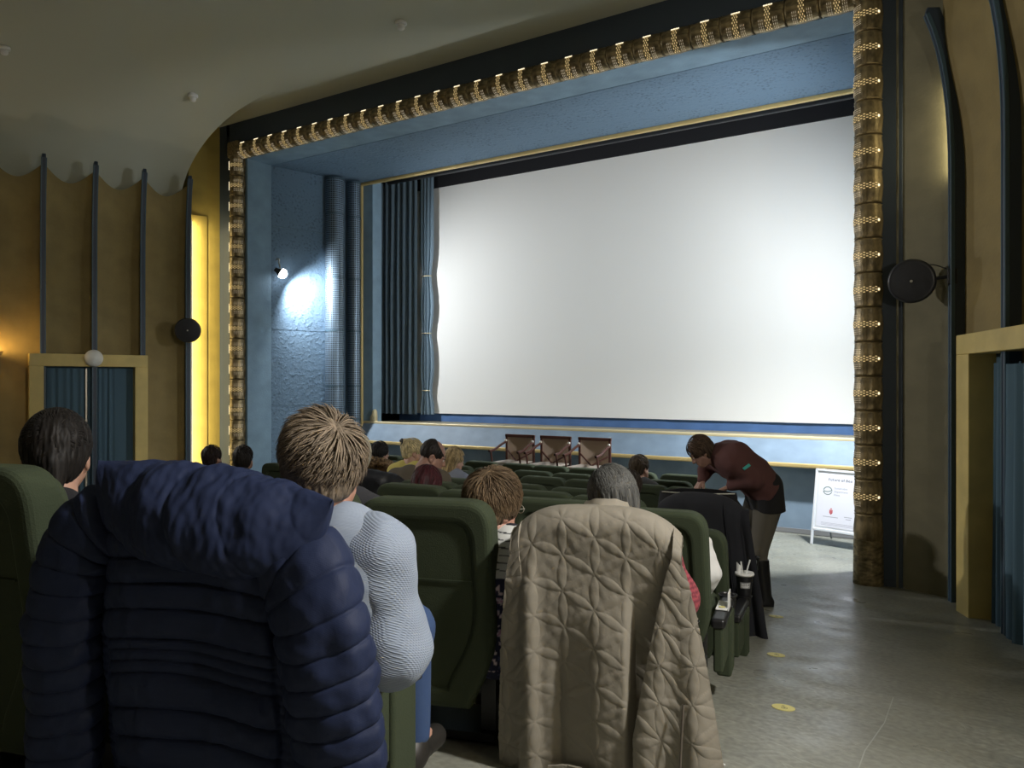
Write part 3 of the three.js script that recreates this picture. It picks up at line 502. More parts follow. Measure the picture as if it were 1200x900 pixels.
const SEATS = {
  leftEdge: seat(-2.36, 0.95, 0.28, 'large green seat back at the lower left edge of the picture'),
  puffer: seat(-1.62, 1.155, 0.30, 'green seat under the navy quilted jacket'),
  centre: seat(-1.825, 2.24, 0.33, 'large plain green seat back in the centre foreground', null, 0),
  coat: seat(-1.22, 2.45, 0.33, 'green seat under the beige quilted coat', null, 0),
  grey: seat(-2.33, 2.06, 0.33, 'green seat of the grey haired person behind the blue sweater'),
  aisle: seat(-1.44, 3.48, 0.2, 'tall green aisle seat right of the beige coat', null, 0.0),
  red: seat(-3.19, 3.78, 0.1, 'green seat in front of the dark red haired head'),
  low: seat(-1.67, 4.52, 0.16, 'low green aisle seat behind the drink cup', null, -0.15),
  black: seat(-1.9, 5.5, 0.12, 'aisle seat under the black coat'),
};
seat(-2.02, 3.55, 0.16, 'green seat left of the tall aisle seat', null);
seat(-2.6, 3.66, 0.13, 'green seat hidden behind the head of the striped top');
seat(-2.67, 4.47, 0.1, 'green seat back right of the short haired head with glasses');
seat(-3.14, 4.5, 0.08, 'green seat right of the man in the brown sweater'); seat(-3.64, 4.5, 0.08, 'green seat of the man in the brown sweater'); SEATS.darkJacket = seat(-4.18, 4.52, 0.08, 'green seat under the dark jacket left of the man in brown'); seat(-4.73, 4.52, 0.06, 'green seat left of the one with the dark jacket');
seat(-2.16, 4.47, 0.12, 'green seat before the dark brown hair, second from the aisle');
const ROWS = [[5.32, [-2.8, -3.37, -3.94, -4.51, -5.08, -5.65, -6.22], 'fifth row'], [6.68, [-2.38, -2.86, -3.42, -3.93, -4.5, -5.07, -5.64, -6.21, -6.78], 'third row'], [7.5, [-2.93, -3.48, -4.03, -4.55, -5.1, -5.66, -6.22, -6.78, -7.34, -7.9, -8.46], 'second row'], [8.52, [-3.16, -3.73, -4.37, -4.9, -5.38, -5.98, -6.55, -7.1, -7.66, -8.22, -8.78, -9.34], 'front row']];
const ordinal = ['first', 'second', 'third', 'fourth', 'fifth', 'sixth', 'seventh', 'eighth', 'ninth', 'tenth', 'eleventh', 'twelfth'];
for (const [w, xs, name] of ROWS) xs.forEach((x, i) => seat(x, w, 0.03, `green seat of the ${name}, ${ordinal[i]} from the right aisle`, 'green seats in rows towards the stage'));
// ---------------------------------------------------------------- people
const skinMat = new THREE.MeshPhysicalMaterial({ color: 0xffffff, vertexColors: true, roughness: 0.6, sheen: 0.2, sheenColor: rgb(0.3, 0.15, 0.1) });
const hairMat = new THREE.MeshPhysicalMaterial({ color: 0xffffff, vertexColors: true, roughness: 0.6, specularIntensity: 0.45, sheen: 0.1, sheenColor: rgb(0.2, 0.2, 0.2) });
const toTuple = v => [v.x, v.y, v.z];
// head in its own axes: y up, face towards -z, centre between the ears
const cranium = ball([0, 0.035, 0.018], [0.076, 0.09, 0.096]);
const headField = (() => {
  const soft = [cranium, ball([0, -0.035, -0.028], [0.06, 0.08, 0.066]), ball([0, -0.088, -0.062], [0.026, 0.022, 0.024]), cone([0, -0.06, 0.03], [0, -0.2, 0.05], 0.056, 0.06), cone([-0.05, -0.05, -0.02], [-0.02, -0.09, -0.06], 0.022, 0.02), cone([0.05, -0.05, -0.02], [0.02, -0.09, -0.06], 0.022, 0.02)];
  const base = blend(soft, 0.035);
  const nose = cone([0, 0.008, -0.088], [0, -0.03, -0.108], 0.008, 0.0125), wing = [cone([-0.012, -0.033, -0.097], [0.012, -0.033, -0.097], 0.009, 0.009)];
  const brow = [cone([-0.045, 0.024, -0.076], [-0.012, 0.022, -0.088], 0.009, 0.009), cone([0.045, 0.024, -0.076], [0.012, 0.022, -0.088], 0.009, 0.009)];
  const lip = [cone([-0.02, -0.058, -0.088], [0.02, -0.058, -0.088], 0.0075, 0.0075), cone([-0.017, -0.068, -0.087], [0.017, -0.068, -0.087], 0.008, 0.008)];
  const socket = [ball([-0.031, 0.004, -0.099], [0.017, 0.012, 0.016]), ball([0.031, 0.004, -0.099], [0.017, 0.012, 0.016])];
  const eye = [ball([-0.031, 0.003, -0.08], [0.0125, 0.0115, 0.0115]), ball([0.031, 0.003, -0.08], [0.0125, 0.0115, 0.0115])];
  const ear = [-1, 1].map(s => { const o = ball([s * 0.079, -0.012, 0.014], [0.011, 0.032, 0.02]), c = ball([s * 0.09, -0.01, 0.008], [0.01, 0.02, 0.011]), l = ball([s * 0.073, -0.036, 0.006], [0.009, 0.013, 0.01]); return (x, y, z) => smin(smax(o(x, y, z), -c(x, y, z), 0.006), l(x, y, z), 0.008); });
  return (x, y, z) => {
    let d = base(x, y, z); if (d > 0.06) return d - 0.03;
    for (const f of brow) d = smin(d, f(x, y, z), 0.015); d = smin(d, nose(x, y, z), 0.014); d = smin(d, wing[0](x, y, z), 0.01); for (const f of lip) d = smin(d, f(x, y, z), 0.01);
    for (const f of socket) d = smax(d, -f(x, y, z), 0.014); for (const f of eye) d = Math.min(d, f(x, y, z)); for (const f of ear) d = smin(d, f(x, y, z), 0.012); return d;
  };
})();
function headColour(tone) {
  return (x, y, z) => {
    const e = Math.min(Math.hypot(x - 0.031, y - 0.003), Math.hypot(x + 0.031, y - 0.003));
    if (z < -0.082 && e < 0.0125) return e < 0.0055 ? [0.03, 0.025, 0.02] : [0.6, 0.58, 0.55];
    if (z < -0.075 && Math.abs(x) < 0.024 && Math.abs(y + 0.063) < 0.011) return [tone[0] * 0.8, tone[1] * 0.5, tone[2] * 0.5];
    if (z < -0.07 && Math.abs(y - 0.03) < 0.006 && Math.abs(x) > 0.013 && Math.abs(x) < 0.047) return [0.05, 0.035, 0.025];
    const r = 1 + 0.12 * noise(x * 60, y * 60, z * 60); return [tone[0] * r, tone[1] * r * 0.98, tone[2] * r * 0.98];
  };
}
// hair: a moulded shell with strand ridges, plus tapering locks
function hairShell(kind, col, thick, cell, seed, cut) {
  const shell = ball([0, 0.037, 0.02], [0.077 + thick, 0.091 + thick, 0.097 + thick]);
  const extra = [];
  if (kind === 'long') { extra.push(cone([0, 0.0, 0.07], [0, -0.2, 0.085], 0.075, 0.06), cone([-0.07, 0, 0.03], [-0.075, -0.19, 0.03], 0.03, 0.03), cone([0.07, 0, 0.03], [0.075, -0.19, 0.03], 0.03, 0.03)); }
  if (kind === 'bob') { extra.push(ball([0, -0.02, 0.045], [0.088, 0.1, 0.085])); }
  if (kind === 'short') { extra.push(ball([0, -0.035, 0.062], [0.066 + thick * 0.5, 0.06, 0.05 + thick * 0.4])); }
  if (kind === 'bun') { extra.push(ball([0, 0.085, 0.105], [0.042, 0.042, 0.04]), ball([0, -0.04, 0.062], [0.062, 0.05, 0.05])); }
  if (kind === 'tail') { extra.push(ball([0, -0.02, 0.095], [0.035, 0.03, 0.035]), cone([0, -0.02, 0.11], [0, -0.19, 0.12], 0.034, 0.014), ball([0, -0.02, 0.06], [0.07, 0.07, 0.05])); }
  const low = kind === 'long' ? -0.3 : kind === 'bob' ? -0.1 : kind === 'tail' ? -0.3 : -0.075;
  const f = (x, y, z) => {
    let d = shell(x, y, z); for (const e of extra) d = smin(d, e(x, y, z), 0.03); if (d > 0.04) return d;
    const phi = Math.atan2(x, z - 0.02), th = Math.atan2(Math.hypot(x, z - 0.03), y - 0.03);
    d -= 0.0045 * noise(phi * 9 + seed, th * 1.6, seed) + 0.003 * noise(phi * 24, th * 3, seed) * Math.min(1, thick / 0.012);
    // hairline: open over the face, ears and below the nape
    d = smax(d, -(z + 0.062 + (y < 0.055 ? (0.055 - y) * 0.9 : 0) - Math.max(0, y - 0.05) * 1.2), 0.012);
    d = smax(d, low - y + (kind === 'short' || kind === 'buzz' ? Math.max(0, -z) * 0.9 : 0), 0.02);
    if (kind === 'short' || kind === 'buzz' || kind === 'bun' || kind === 'tail') d = smax(d, 0.022 - Math.hypot((Math.abs(x) - 0.085) * 0.7, y + 0.016, z - 0.004), 0.01);
    return d;
  };
  const h = kind === 'long' || kind === 'tail' ? -0.29 : -0.13;
  return nets(f, [-0.125, h, -0.135], [0.125, 0.175, 0.175], cell, (x, y, z) => { const phi = Math.atan2(x, z), k = 0.8 + 0.9 * noise(phi * 14 + seed * 3, y * 10, z * 8) + 0.5 * noise(phi * 40, y * 14, seed); return col.map(c => Math.max(0.004, c * clamp(k, 0.35, 1.6))); });
}
function locks(n, col, seed, o) {                             // o: thick, len, r, crown, spike, low
  const r = rng(seed), P = [], N = [], C = [], I = [], side = 4, seg = 4, crown = new THREE.Vector3(...(o.crown || [0, 0.85, 0.5])).normalize(), c0 = new THREE.Vector3(0, 0.037, 0.02), rad = [0.077 + o.thick, 0.091 + o.thick, 0.097 + o.thick];
  const onShell = (d, k) => new THREE.Vector3(c0.x + d.x * rad[0] * k, c0.y + d.y * rad[1] * k, c0.z + d.z * rad[2] * k);
  for (let q = 0; q < n; q++) {
    const d = new THREE.Vector3(r() * 2 - 1, r() * 2 - 1, r() * 2 - 1); if (d.lengthSq() > 1 || d.lengthSq() < 0.02) { q--; continue; } d.normalize();
    if (d.y < (o.low ?? -0.62) || (d.z < -0.72 && d.y < 0.5) || (Math.abs(d.x) > 0.72 && d.y < -0.1 && d.z < 0.45)) { q--; continue; }
    const flow = d.clone().sub(crown.clone().multiplyScalar(d.dot(crown))); if (flow.lengthSq() < 1e-4) continue; flow.normalize(); flow.addScaledVector(new THREE.Vector3(-crown.y, crown.x, 0.2), (o.swirl ?? 0.25)); flow.addScaledVector(d, -flow.dot(d)).normalize();
    const L = o.len * (0.6 + 0.7 * r()), rr = o.r * (0.6 + 0.8 * r()), near = Math.max(0, d.dot(crown)), up = (o.spike || 0) * Math.pow(near, 2) * (0.4 + r()), wob = (r() - 0.5) * 0.5, shadeK = 0.55 + 0.85 * r(); const pts = [];
    for (let s = 0; s <= seg; s++) { const t = s / seg, dd = d.clone().addScaledVector(flow, t * L / 0.09).addScaledVector(new THREE.Vector3().crossVectors(d, flow), wob * t * t).normalize(); pts.push(onShell(dd, 0.97 + (o.lift ?? 0.04) * Math.sin(t * 2.6) + up * t)); }
    const base = P.length / 3;
    for (let s = 0; s <= seg; s++) { const t = s / seg, dir = (pts[Math.min(seg, s + 1)].clone().sub(pts[Math.max(0, s - 1)])).normalize(), nn = d.clone().addScaledVector(dir, -d.dot(dir)).normalize(), bb = new THREE.Vector3().crossVectors(dir, nn), w = rr * Math.sin(Math.PI * (0.12 + 0.88 * t)) + 0.0002; for (let k = 0; k < side; k++) { const a = k / side * Math.PI * 2, v = nn.clone().multiplyScalar(Math.cos(a) * 0.6).addScaledVector(bb, Math.sin(a)); P.push(pts[s].x + v.x * w, pts[s].y + v.y * w, pts[s].z + v.z * w); v.normalize(); N.push(v.x, v.y, v.z); C.push(...col.map(c => c * shadeK * (0.85 + 0.3 * t))); } }
    for (let s = 0; s < seg; s++) for (let k = 0; k < side; k++) { const a = base + s * side + k, b = base + s * side + (k + 1) % side, c = a + side, e = b + side; I.push(a, b, e, a, e, c); }
  }
  const g = new THREE.BufferGeometry(); g.setAttribute('position', new THREE.BufferAttribute(new Float32Array(P), 3)); g.setAttribute('normal', new THREE.BufferAttribute(new Float32Array(N), 3)); g.setAttribute('color', new THREE.BufferAttribute(new Float32Array(C), 3)); g.setAttribute('uv', new THREE.BufferAttribute(new Float32Array(P.length / 3 * 2), 2)); g.setIndex(I); return g;
}
// hand: palm and five fingers along +y from the wrist, palm facing +z, thumb on the side s
function handGeo(s, curl, tone) {
  const list = [cone([-0.022, 0.0, 0], [-0.026, 0.075, 0], 0.017, 0.016), cone([0.022, 0.0, 0], [0.026, 0.075, 0], 0.017, 0.016), cone([0, 0, 0], [0, 0.078, 0], 0.018, 0.016)], fingers = [];
  [[-0.031, 0.062, 0.024], [-0.011, 0.074, 0.027], [0.011, 0.07, 0.026], [0.03, 0.054, 0.021]].forEach(([x, L, b], i) => {
    let p = [x * s * -1, 0.08 - (i === 3 ? 0.006 : 0), 0], a = curl * 0.5; const ls = [L * 0.5, L * 0.3, L * 0.26];
    ls.forEach((l, k) => { const q = [p[0] * (1 + 0.03 * k), p[1] + Math.cos(a) * l, p[2] + Math.sin(a) * l]; fingers.push(cone(p, q, 0.0095 - k * 0.001, 0.0088 - k * 0.001)); p = q; a += curl; });
  });
  const th = [[-0.026 * -s * -1, 0.012, 0.004], [-0.05 * s, 0.036, 0.014], [-0.058 * s, 0.062, 0.022], [-0.056 * s, 0.084, 0.03]]; th[0][0] = -0.026 * s;
  for (let k = 0; k < 3; k++) fingers.push(cone(th[k], th[k + 1], 0.0125 - k * 0.0015, 0.0115 - k * 0.0015));
  const palm = blend(list, 0.012), f = (x, y, z) => { let d = palm(x, y, z), e = 1; for (const q of fingers) e = Math.min(e, q(x, y, z)); return smin(d, e, 0.006); };
  return nets(f, [-0.085, -0.03, -0.035], [0.085, 0.2, 0.11], 0.0048, (x, y, z) => tone);
}
function aim(g, pos, dir, palm) { const y = dir.clone().normalize(), z = palm.clone().addScaledVector(y, -palm.dot(y)).normalize(), x = new THREE.Vector3().crossVectors(y, z); g.applyMatrix4(new THREE.Matrix4().makeBasis(x, y, z).setPosition(pos)); return g; }
const SEATED = { pelvis: [0, 0.46, -0.22], waist: [0, 0.6, -0.19], chest: [0, 0.75, -0.17], neck: [0, 0.9, -0.19], head: [0, 1.03, -0.25], shL: [-0.165, 0.83, -0.17], shR: [0.165, 0.83, -0.17], elL: [-0.225, 0.59, -0.27], elR: [0.225, 0.59, -0.27], wrL: [-0.1, 0.53, -0.46], wrR: [0.1, 0.53, -0.46], hipL: [-0.09, 0.46, -0.24], hipR: [0.09, 0.46, -0.24], knL: [-0.1, 0.48, -0.62], knR: [0.1, 0.48, -0.62], anL: [-0.1, 0.1, -0.66], anR: [0.1, 0.1, -0.66], toL: [-0.11, 0.045, -0.82], toR: [0.11, 0.045, -0.82] };
const mid = (a, b, t = 0.5) => a.map((v, i) => lerp(v, b[i], t)), shift = (a, x, y, z) => [a[0] + x, a[1] + y, a[2] + z];
function bounds(fieldPts, pad) { const lo = [9, 9, 9], hi = [-9, -9, -9]; for (const p of fieldPts) for (let i = 0; i < 3; i++) { lo[i] = Math.min(lo[i], p[i] - pad); hi[i] = Math.max(hi[i], p[i] + pad); } return [lo, hi]; }
function torsoBones(J, e, wide = 1) {
  const off = (p, x) => { const ax = mid(J.shR, J.shL).map((c, i) => (J.shR[i] - J.shL[i])), l = Math.hypot(...ax); return p.map((c, i) => c + ax[i] / l * x); };
  const out = [];
  for (const s of [-1, 1]) out.push(cone(off(J.pelvis, s * 0.075 * wide), off(J.waist, s * 0.06 * wide), 0.115 + e, 0.098 + e), cone(off(J.waist, s * 0.06 * wide), off(J.chest, s * 0.085 * wide), 0.098 + e, 0.105 + e), cone(off(J.chest, s * 0.085 * wide), mid(J.neck, s < 0 ? J.shL : J.shR, 0.45), 0.105 + e, 0.07 + e));
  out.push(cone(J.shL, J.shR, 0.06 + e, 0.06 + e));
  return out;
}
function person(o) {
  const t = thing('person', o.label, 'person', o.pos, o.turn || 0, o.group); if (o.scale) t.scale.setScalar(o.scale);
  const J = { ...SEATED, ...(o.j || {}) }, tone = o.skin || [0.42, 0.25, 0.18], cell = o.cell || 0.02, w = o.wide || 1, e = o.loose ?? 0.014;
  const legs = s => [cone(J['hip' + s], J['kn' + s], 0.085 * w, 0.058), cone(J['kn' + s], J['an' + s], 0.056, 0.038), cone(J['an' + s], J['to' + s], 0.036, 0.03)];
  const arms = s => [cone(J['sh' + s], J['el' + s], 0.05, 0.04), cone(J['el' + s], J['wr' + s], 0.038, 0.026)];
  const all = blend([...torsoBones(J, -0.012, w), cone(J.neck, mid(J.neck, J.head, 0.7), 0.062, 0.055), ...legs('L'), ...legs('R'), ...arms('L'), ...arms('R')], 0.04);
  const [lo, hi] = bounds(Object.values(J), 0.17);
  const head = nets(headField, [-0.105, -0.2, -0.135], [0.105, 0.145, 0.135], o.headCell || 0.006, headColour(tone));
  const hq = new THREE.Quaternion().setFromEuler(new THREE.Euler(...(o.headTurn || [0.1, 0, 0]), 'YXZ')), hm = new THREE.Matrix4().compose(new THREE.Vector3(...J.head), hq, new THREE.Vector3(1, 1, 1));
  head.applyMatrix4(hm);
  const geos = [nets(all, lo, hi, 0.02, () => tone), head];
  for (const s of ['L', 'R']) { const el = new THREE.Vector3(...J['el' + s]), wr = new THREE.Vector3(...J['wr' + s]), dir = wr.clone().sub(el).normalize(); if (o.handDir) dir.lerp(new THREE.Vector3(...o.handDir), 0.6).normalize(); geos.push(aim(handGeo(s === 'L' ? -1 : 1, o.curl ?? 0.35, tone), wr.clone().addScaledVector(dir, 0.012), dir, new THREE.Vector3(0, -1, 0.05))); }
  part('body', geos, skinMat, t);
  // clothes
  const sl = o.sleeve ?? 0.93, top = blend([...torsoBones(J, e, w), ...['L', 'R'].flatMap(s => [cone(J['sh' + s], J['el' + s], 0.058 + e + (o.puff || 0) * 0.5, 0.05 + e + (o.puff || 0)), cone(J['el' + s], mid(J['el' + s], J['wr' + s], sl), 0.048 + e + (o.puff || 0), 0.034 + e)])], o.k || 0.05);
  const tq = o.hem ? (x, y, z) => smax(top(x, y, z), o.hem(x, y, z), 0.01) : top;
  const disp = o.folds ? (x, y, z) => { const d = tq(x, y, z); return Math.abs(d) < 0.05 ? d - o.folds(x, y, z) : d; } : tq;
  const g = nets(disp, ...bounds([J.pelvis, J.chest, J.shL, J.shR, J.elL, J.elR, J.wrL, J.wrR, J.neck], 0.19), cell, o.topColour);
  part(o.topName || 'sweater', g, o.top, t);
  const bt = blend([cone(shift(J.pelvis, -0.06, 0, 0), shift(J.pelvis, 0.06, 0, 0), 0.115 * w, 0.115 * w), ...['L', 'R'].flatMap(s => [cone(J['hip' + s], J['kn' + s], 0.097 * w, 0.07), cone(J['kn' + s], mid(J['kn' + s], J['an' + s], 0.93), 0.068, 0.055)])], 0.04);
  if (!o.noTrousers) part('trousers', nets(bt, ...bounds([J.pelvis, J.hipL, J.hipR, J.knL, J.knR, J.anL, J.anR], 0.15), 0.02), o.bottom || M.jeans, t);
  if (!o.noShoes) for (const s of ['L', 'R']) part('shoe', nets(blend([cone(shift(J['an' + s], 0, -0.03, 0.03), J['to' + s], 0.046, 0.04), cone(J['an' + s], shift(J['an' + s], 0, -0.04, 0.02), 0.048, 0.05)], 0.03), ...bounds([J['an' + s], J['to' + s]], 0.09), 0.012), M.shoe, t);
  // hair
  const hg = [hairShell(o.hair, o.hairCol, o.thick ?? 0.012, o.hairCell || o.headCell || 0.006, o.seed || 1)];
  if (o.locks) hg.push(locks(o.locks.n, o.hairCol, o.seed || 1, { thick: o.thick ?? 0.012, ...o.locks }));
  hg.forEach(q => q.applyMatrix4(hm)); part('hair', hg, hairMat, t);
  t.userData.headMatrix = undefined; t._hm = hm; t._J = J; return t;
}


const wool = (r, g, b, extra = {}) => new THREE.MeshPhysicalMaterial({ color: rgb(r, g, b), roughness: 0.95, sheen: 0.35, sheenRoughness: 0.6, sheenColor: rgb(r * 0.5, g * 0.5, b * 0.5), bumpMap: clothBump, bumpScale: 0.0012, ...extra });
const darkTrousers = std(rgb(0.018, 0.018, 0.022), { roughness: 0.9 });
const sit = (s, dx = 0, dy = 0) => V(s.position.x + dx, s.position.y + dy, -s.position.z);

function KNIT(t, J) {
  const m = wool(0.27, 0.32, 0.41, { bumpMap: knitBump, bumpScale: 0.0014 });
  for (const s of ['L', 'R']) { const f = blend([cone(mid(J.neck, J['sh' + s], 0.6), J['sh' + s], 0.07, 0.09), cone(J['sh' + s], J['el' + s], 0.09, 0.088), cone(J['el' + s], mid(J['el' + s], J['wr' + s], 0.9), 0.086, 0.054)], 0.07), c = J['sh' + s]; part('knit_sleeve', nets((x, y, z) => f(x, y, z) - 0.009 * noise(x * 12, y * 13, z * 12), ...bounds([J.neck, J['sh' + s], J['el' + s], J['wr' + s]], 0.14), 0.009, null, (x, y, z) => [(z - x * (s === 'R' ? -0.6 : 0.6)) , y + x * 0.4]), m, t); }
}
// man in the pale blue sweater, leaning to the right of the seat with the navy jacket
{
  const sway = { pelvis: [0.10, 0.44, -0.24], waist: [0.13, 0.58, -0.21], chest: [0.165, 0.72, -0.19], neck: [0.185, 0.865, -0.2], head: [0.175, 0.985, -0.225], shL: [-0.005, 0.80, -0.19], shR: [0.335, 0.785, -0.19], elL: [-0.06, 0.58, -0.28], elR: [0.375, 0.555, -0.2], wrL: [0.03, 0.5, -0.46], wrR: [0.27, 0.5, -0.42], hipL: [0.0, 0.44, -0.26], hipR: [0.2, 0.44, -0.26], knL: [-0.02, 0.47, -0.64], knR: [0.24, 0.46, -0.64], anL: [-0.02, 0.1, -0.66], anR: [0.24, 0.1, -0.66], toL: [-0.03, 0.045, -0.82], toR: [0.25, 0.045, -0.82] };
  const creases = (x, y, z) => 0.008 * noise(x * 9, y * 14 + x * 8, z * 9) * smooth(0.86, 0.6, y) + 0.012 * Math.max(0, Math.sin((y - x * 0.5) * 52)) * smooth(0.62, 0.5, y) * 0.6;
  const t = person({ label: 'person with tousled blond grey hair in a pale blue sweater', pos: sit(SEATS.puffer, 0.02, -0.005), turn: 0.30, j: sway, cell: 0.009, headCell: 0.0045, hairCell: 0.0045, skin: [0.45, 0.25, 0.18], wide: 1.12, loose: 0.018, puff: -0.012, k: 0.06, hem: (x, y) => 0.585 - y + 0.03 * x, top: wool(0.28, 0.33, 0.42), bottom: std(rgb(0.035, 0.07, 0.17), { roughness: 0.9, bumpMap: clothBump, bumpScale: 0.001 }), folds: creases, headTurn: [-0.05, 0.25, 0.06], hair: 'short', hairCol: [0.21, 0.165, 0.12], thick: 0.026, seed: 3, locks: { n: 7500, len: 0.09, r: 0.0018, crown: [0.5, 0.72, 0.42], spike: 0.2, lift: 0.05, low: -0.8, swirl: 0.6, fray: 1 } });
  KNIT(t, sway);
  part('undershirt', nets((x, y, z) => blend(torsoBones(sway, 0.004, 1.08), 0.06)(x, y, z) - 0.006 * noise(x * 14, y * 16, z * 14), ...bounds([sway.pelvis, sway.chest, sway.shL, sway.shR], 0.2), 0.013), wool(0.36, 0.41, 0.48), t);
}
// dark haired person at the left edge
person({ label: 'dark haired person with a tied back tail at the left', pos: sit(SEATS.leftEdge, 0.05, -0.07), turn: 0.28, top: wool(0.012, 0.012, 0.016), cell: 0.014, headCell: 0.005, hair: 'tail', hairCol: [0.012, 0.010, 0.009], thick: 0.017, seed: 7, headTurn: [-0.1, 0.75, 0], locks: { n: 1500, len: 0.08, r: 0.002, lift: 0.03, crown: [0, 0.3, 0.9] } });
// grey haired person behind the sweater
person({ label: 'grey haired head behind the shoulder of the pale blue sweater', pos: sit(SEATS.grey, 0.10, 0.0), turn: 0.3, top: wool(0.03, 0.03, 0.035), cell: 0.016, headCell: 0.005, hair: 'bob', hairCol: [0.23, 0.215, 0.165], thick: 0.018, seed: 12, headTurn: [-0.3, -0.2, -0.25], locks: { n: 3000, len: 0.07, r: 0.0018, lift: 0.05, low: -0.9 } });
// woman with glasses and a striped yoke
{
  const stripe = (x, y, z) => { const q = y + 0.06 * (x - 0.1); if (q > 0.757) { const s = ((q - 0.757) / 0.0245) % 1; return s < 0.17 && q > 0.76 ? [0.012, 0.012, 0.02] : [0.66, 0.66, 0.63]; } const n = noise(x * 42, y * 42, z * 42), m = noise(x * 28 + 40, y * 28, z * 28), f = noise(x * 90, y * 90, z * 90); if (n > 0.36) return [0.62, 0.5, 0.52]; if (m > 0.4) return f > 0 ? [0.38, 0.2, 0.28] : [0.5, 0.42, 0.5]; if (n < -0.42) return [0.06, 0.07, 0.14]; return [0.014, 0.016, 0.045]; };
  const t = person({ label: 'person with short brown hair, glasses and a striped floral top', pos: sit(SEATS.centre, 0.16, -0.08), turn: 0.30, j: { neck: [0.06, 0.885, -0.22], head: [0.055, 0.985, -0.25], shL: [-0.1, 0.81, -0.2], shR: [0.215, 0.80, -0.2], chest: [0.05, 0.73, -0.19], waist: [0.03, 0.58, -0.2], elR: [0.3, 0.57, -0.28] }, top: new THREE.MeshPhysicalMaterial({ color: 0xffffff, vertexColors: true, roughness: 0.9, bumpMap: clothBump, bumpScale: 0.0008 }), topName: 'blouse', topColour: stripe, cell: 0.0055, headCell: 0.0042, skin: [0.46, 0.25, 0.18], hair: 'short', hairCol: [0.115, 0.078, 0.045], thick: 0.026, seed: 21, headTurn: [-0.12, -0.55, -0.1], locks: { n: 4500, len: 0.075, r: 0.0019, lift: 0.05, crown: [0.1, 0.8, 0.5], spike: 0.1, low: -0.8 } });
  const fr = []; for (const s of [-1, 1]) { fr.push(new THREE.TorusGeometry(0.022, 0.0016, 6, 28).scale(1, 0.72, 1).translate(s * 0.032, 0.0, -0.106), bar(new THREE.Vector3(s * 0.056, 0.006, -0.106), new THREE.Vector3(s * 0.086, 0.004, 0.0), 0.0018, 6), bar(new THREE.Vector3(s * 0.086, 0.004, 0.0), new THREE.Vector3(s * 0.086, -0.018, 0.018), 0.0018, 6)); } fr.push(bar(new THREE.Vector3(-0.01, 0.004, -0.11), new THREE.Vector3(0.01, 0.004, -0.11), 0.0018, 6));
  const g = part('glasses', fr, M.steel, t); g.applyMatrix4(t._hm);
}
// grey haired person in front of the beige coat, red knitted sleeve
person({ label: 'grey haired person in a red knit in front of the beige coat', pos: sit(SEATS.coat, -0.01, -0.04), turn: 0.3, j: { head: [0.03, 1.0, -0.28], elR: [0.27, 0.66, -0.22], shR: [0.2, 0.82, -0.2], wrR: [0.16, 0.52, -0.42] }, top: new THREE.MeshPhysicalMaterial({ color: 0xffffff, vertexColors: true, roughness: 0.95, bumpMap: clothBump, bumpScale: 0.001 }), topColour: (x, y, z) => Math.sin(y * 420 + x * 60) > 0.2 ? [0.30, 0.055, 0.07] : [0.13, 0.022, 0.032], puff: 0.012, cell: 0.01, headCell: 0.0045, hair: 'bob', hairCol: [0.085, 0.085, 0.08], thick: 0.018, seed: 33, headTurn: [-0.3, 0.2, 0.2], locks: { n: 4500, len: 0.075, r: 0.0018, lift: 0.05, crown: [-0.3, 0.8, 0.1], low: -0.85 } });
// dark red haired head
person({ label: 'bent head with dark red hair in front of the man in brown', pos: sit(SEATS.red, -0.06, -0.12), turn: 0.1, top: wool(0.05, 0.012, 0.02), cell: 0.018, headCell: 0.006, hair: 'long', hairCol: [0.042, 0.008, 0.011], thick: 0.02, seed: 41, headTurn: [-0.45, 0.1, 0], locks: { n: 700, len: 0.1, r: 0.003 } });
// man in a brown sweater, in profile
person({ label: 'man in a brown sweater looking down in profile', pos: V(-3.88, floorY(4.5) + 0.04, 4.5), turn: 0.1, j: { neck: [0.02, 0.95, -0.2], chest: [0, 0.8, -0.17], waist: [0, 0.63, -0.19], head: [0.075, 1.07, -0.29], shL: [-0.2, 0.895, -0.18], shR: [0.2, 0.895, -0.2] }, wide: 1.15, top: wool(0.085, 0.07, 0.05), cell: 0.014, headCell: 0.0055, skin: [0.30, 0.17, 0.125], hair: 'buzz', hairCol: [0.018, 0.014, 0.012], thick: 0.007, seed: 52, headTurn: [-0.45, -0.95, 0] });
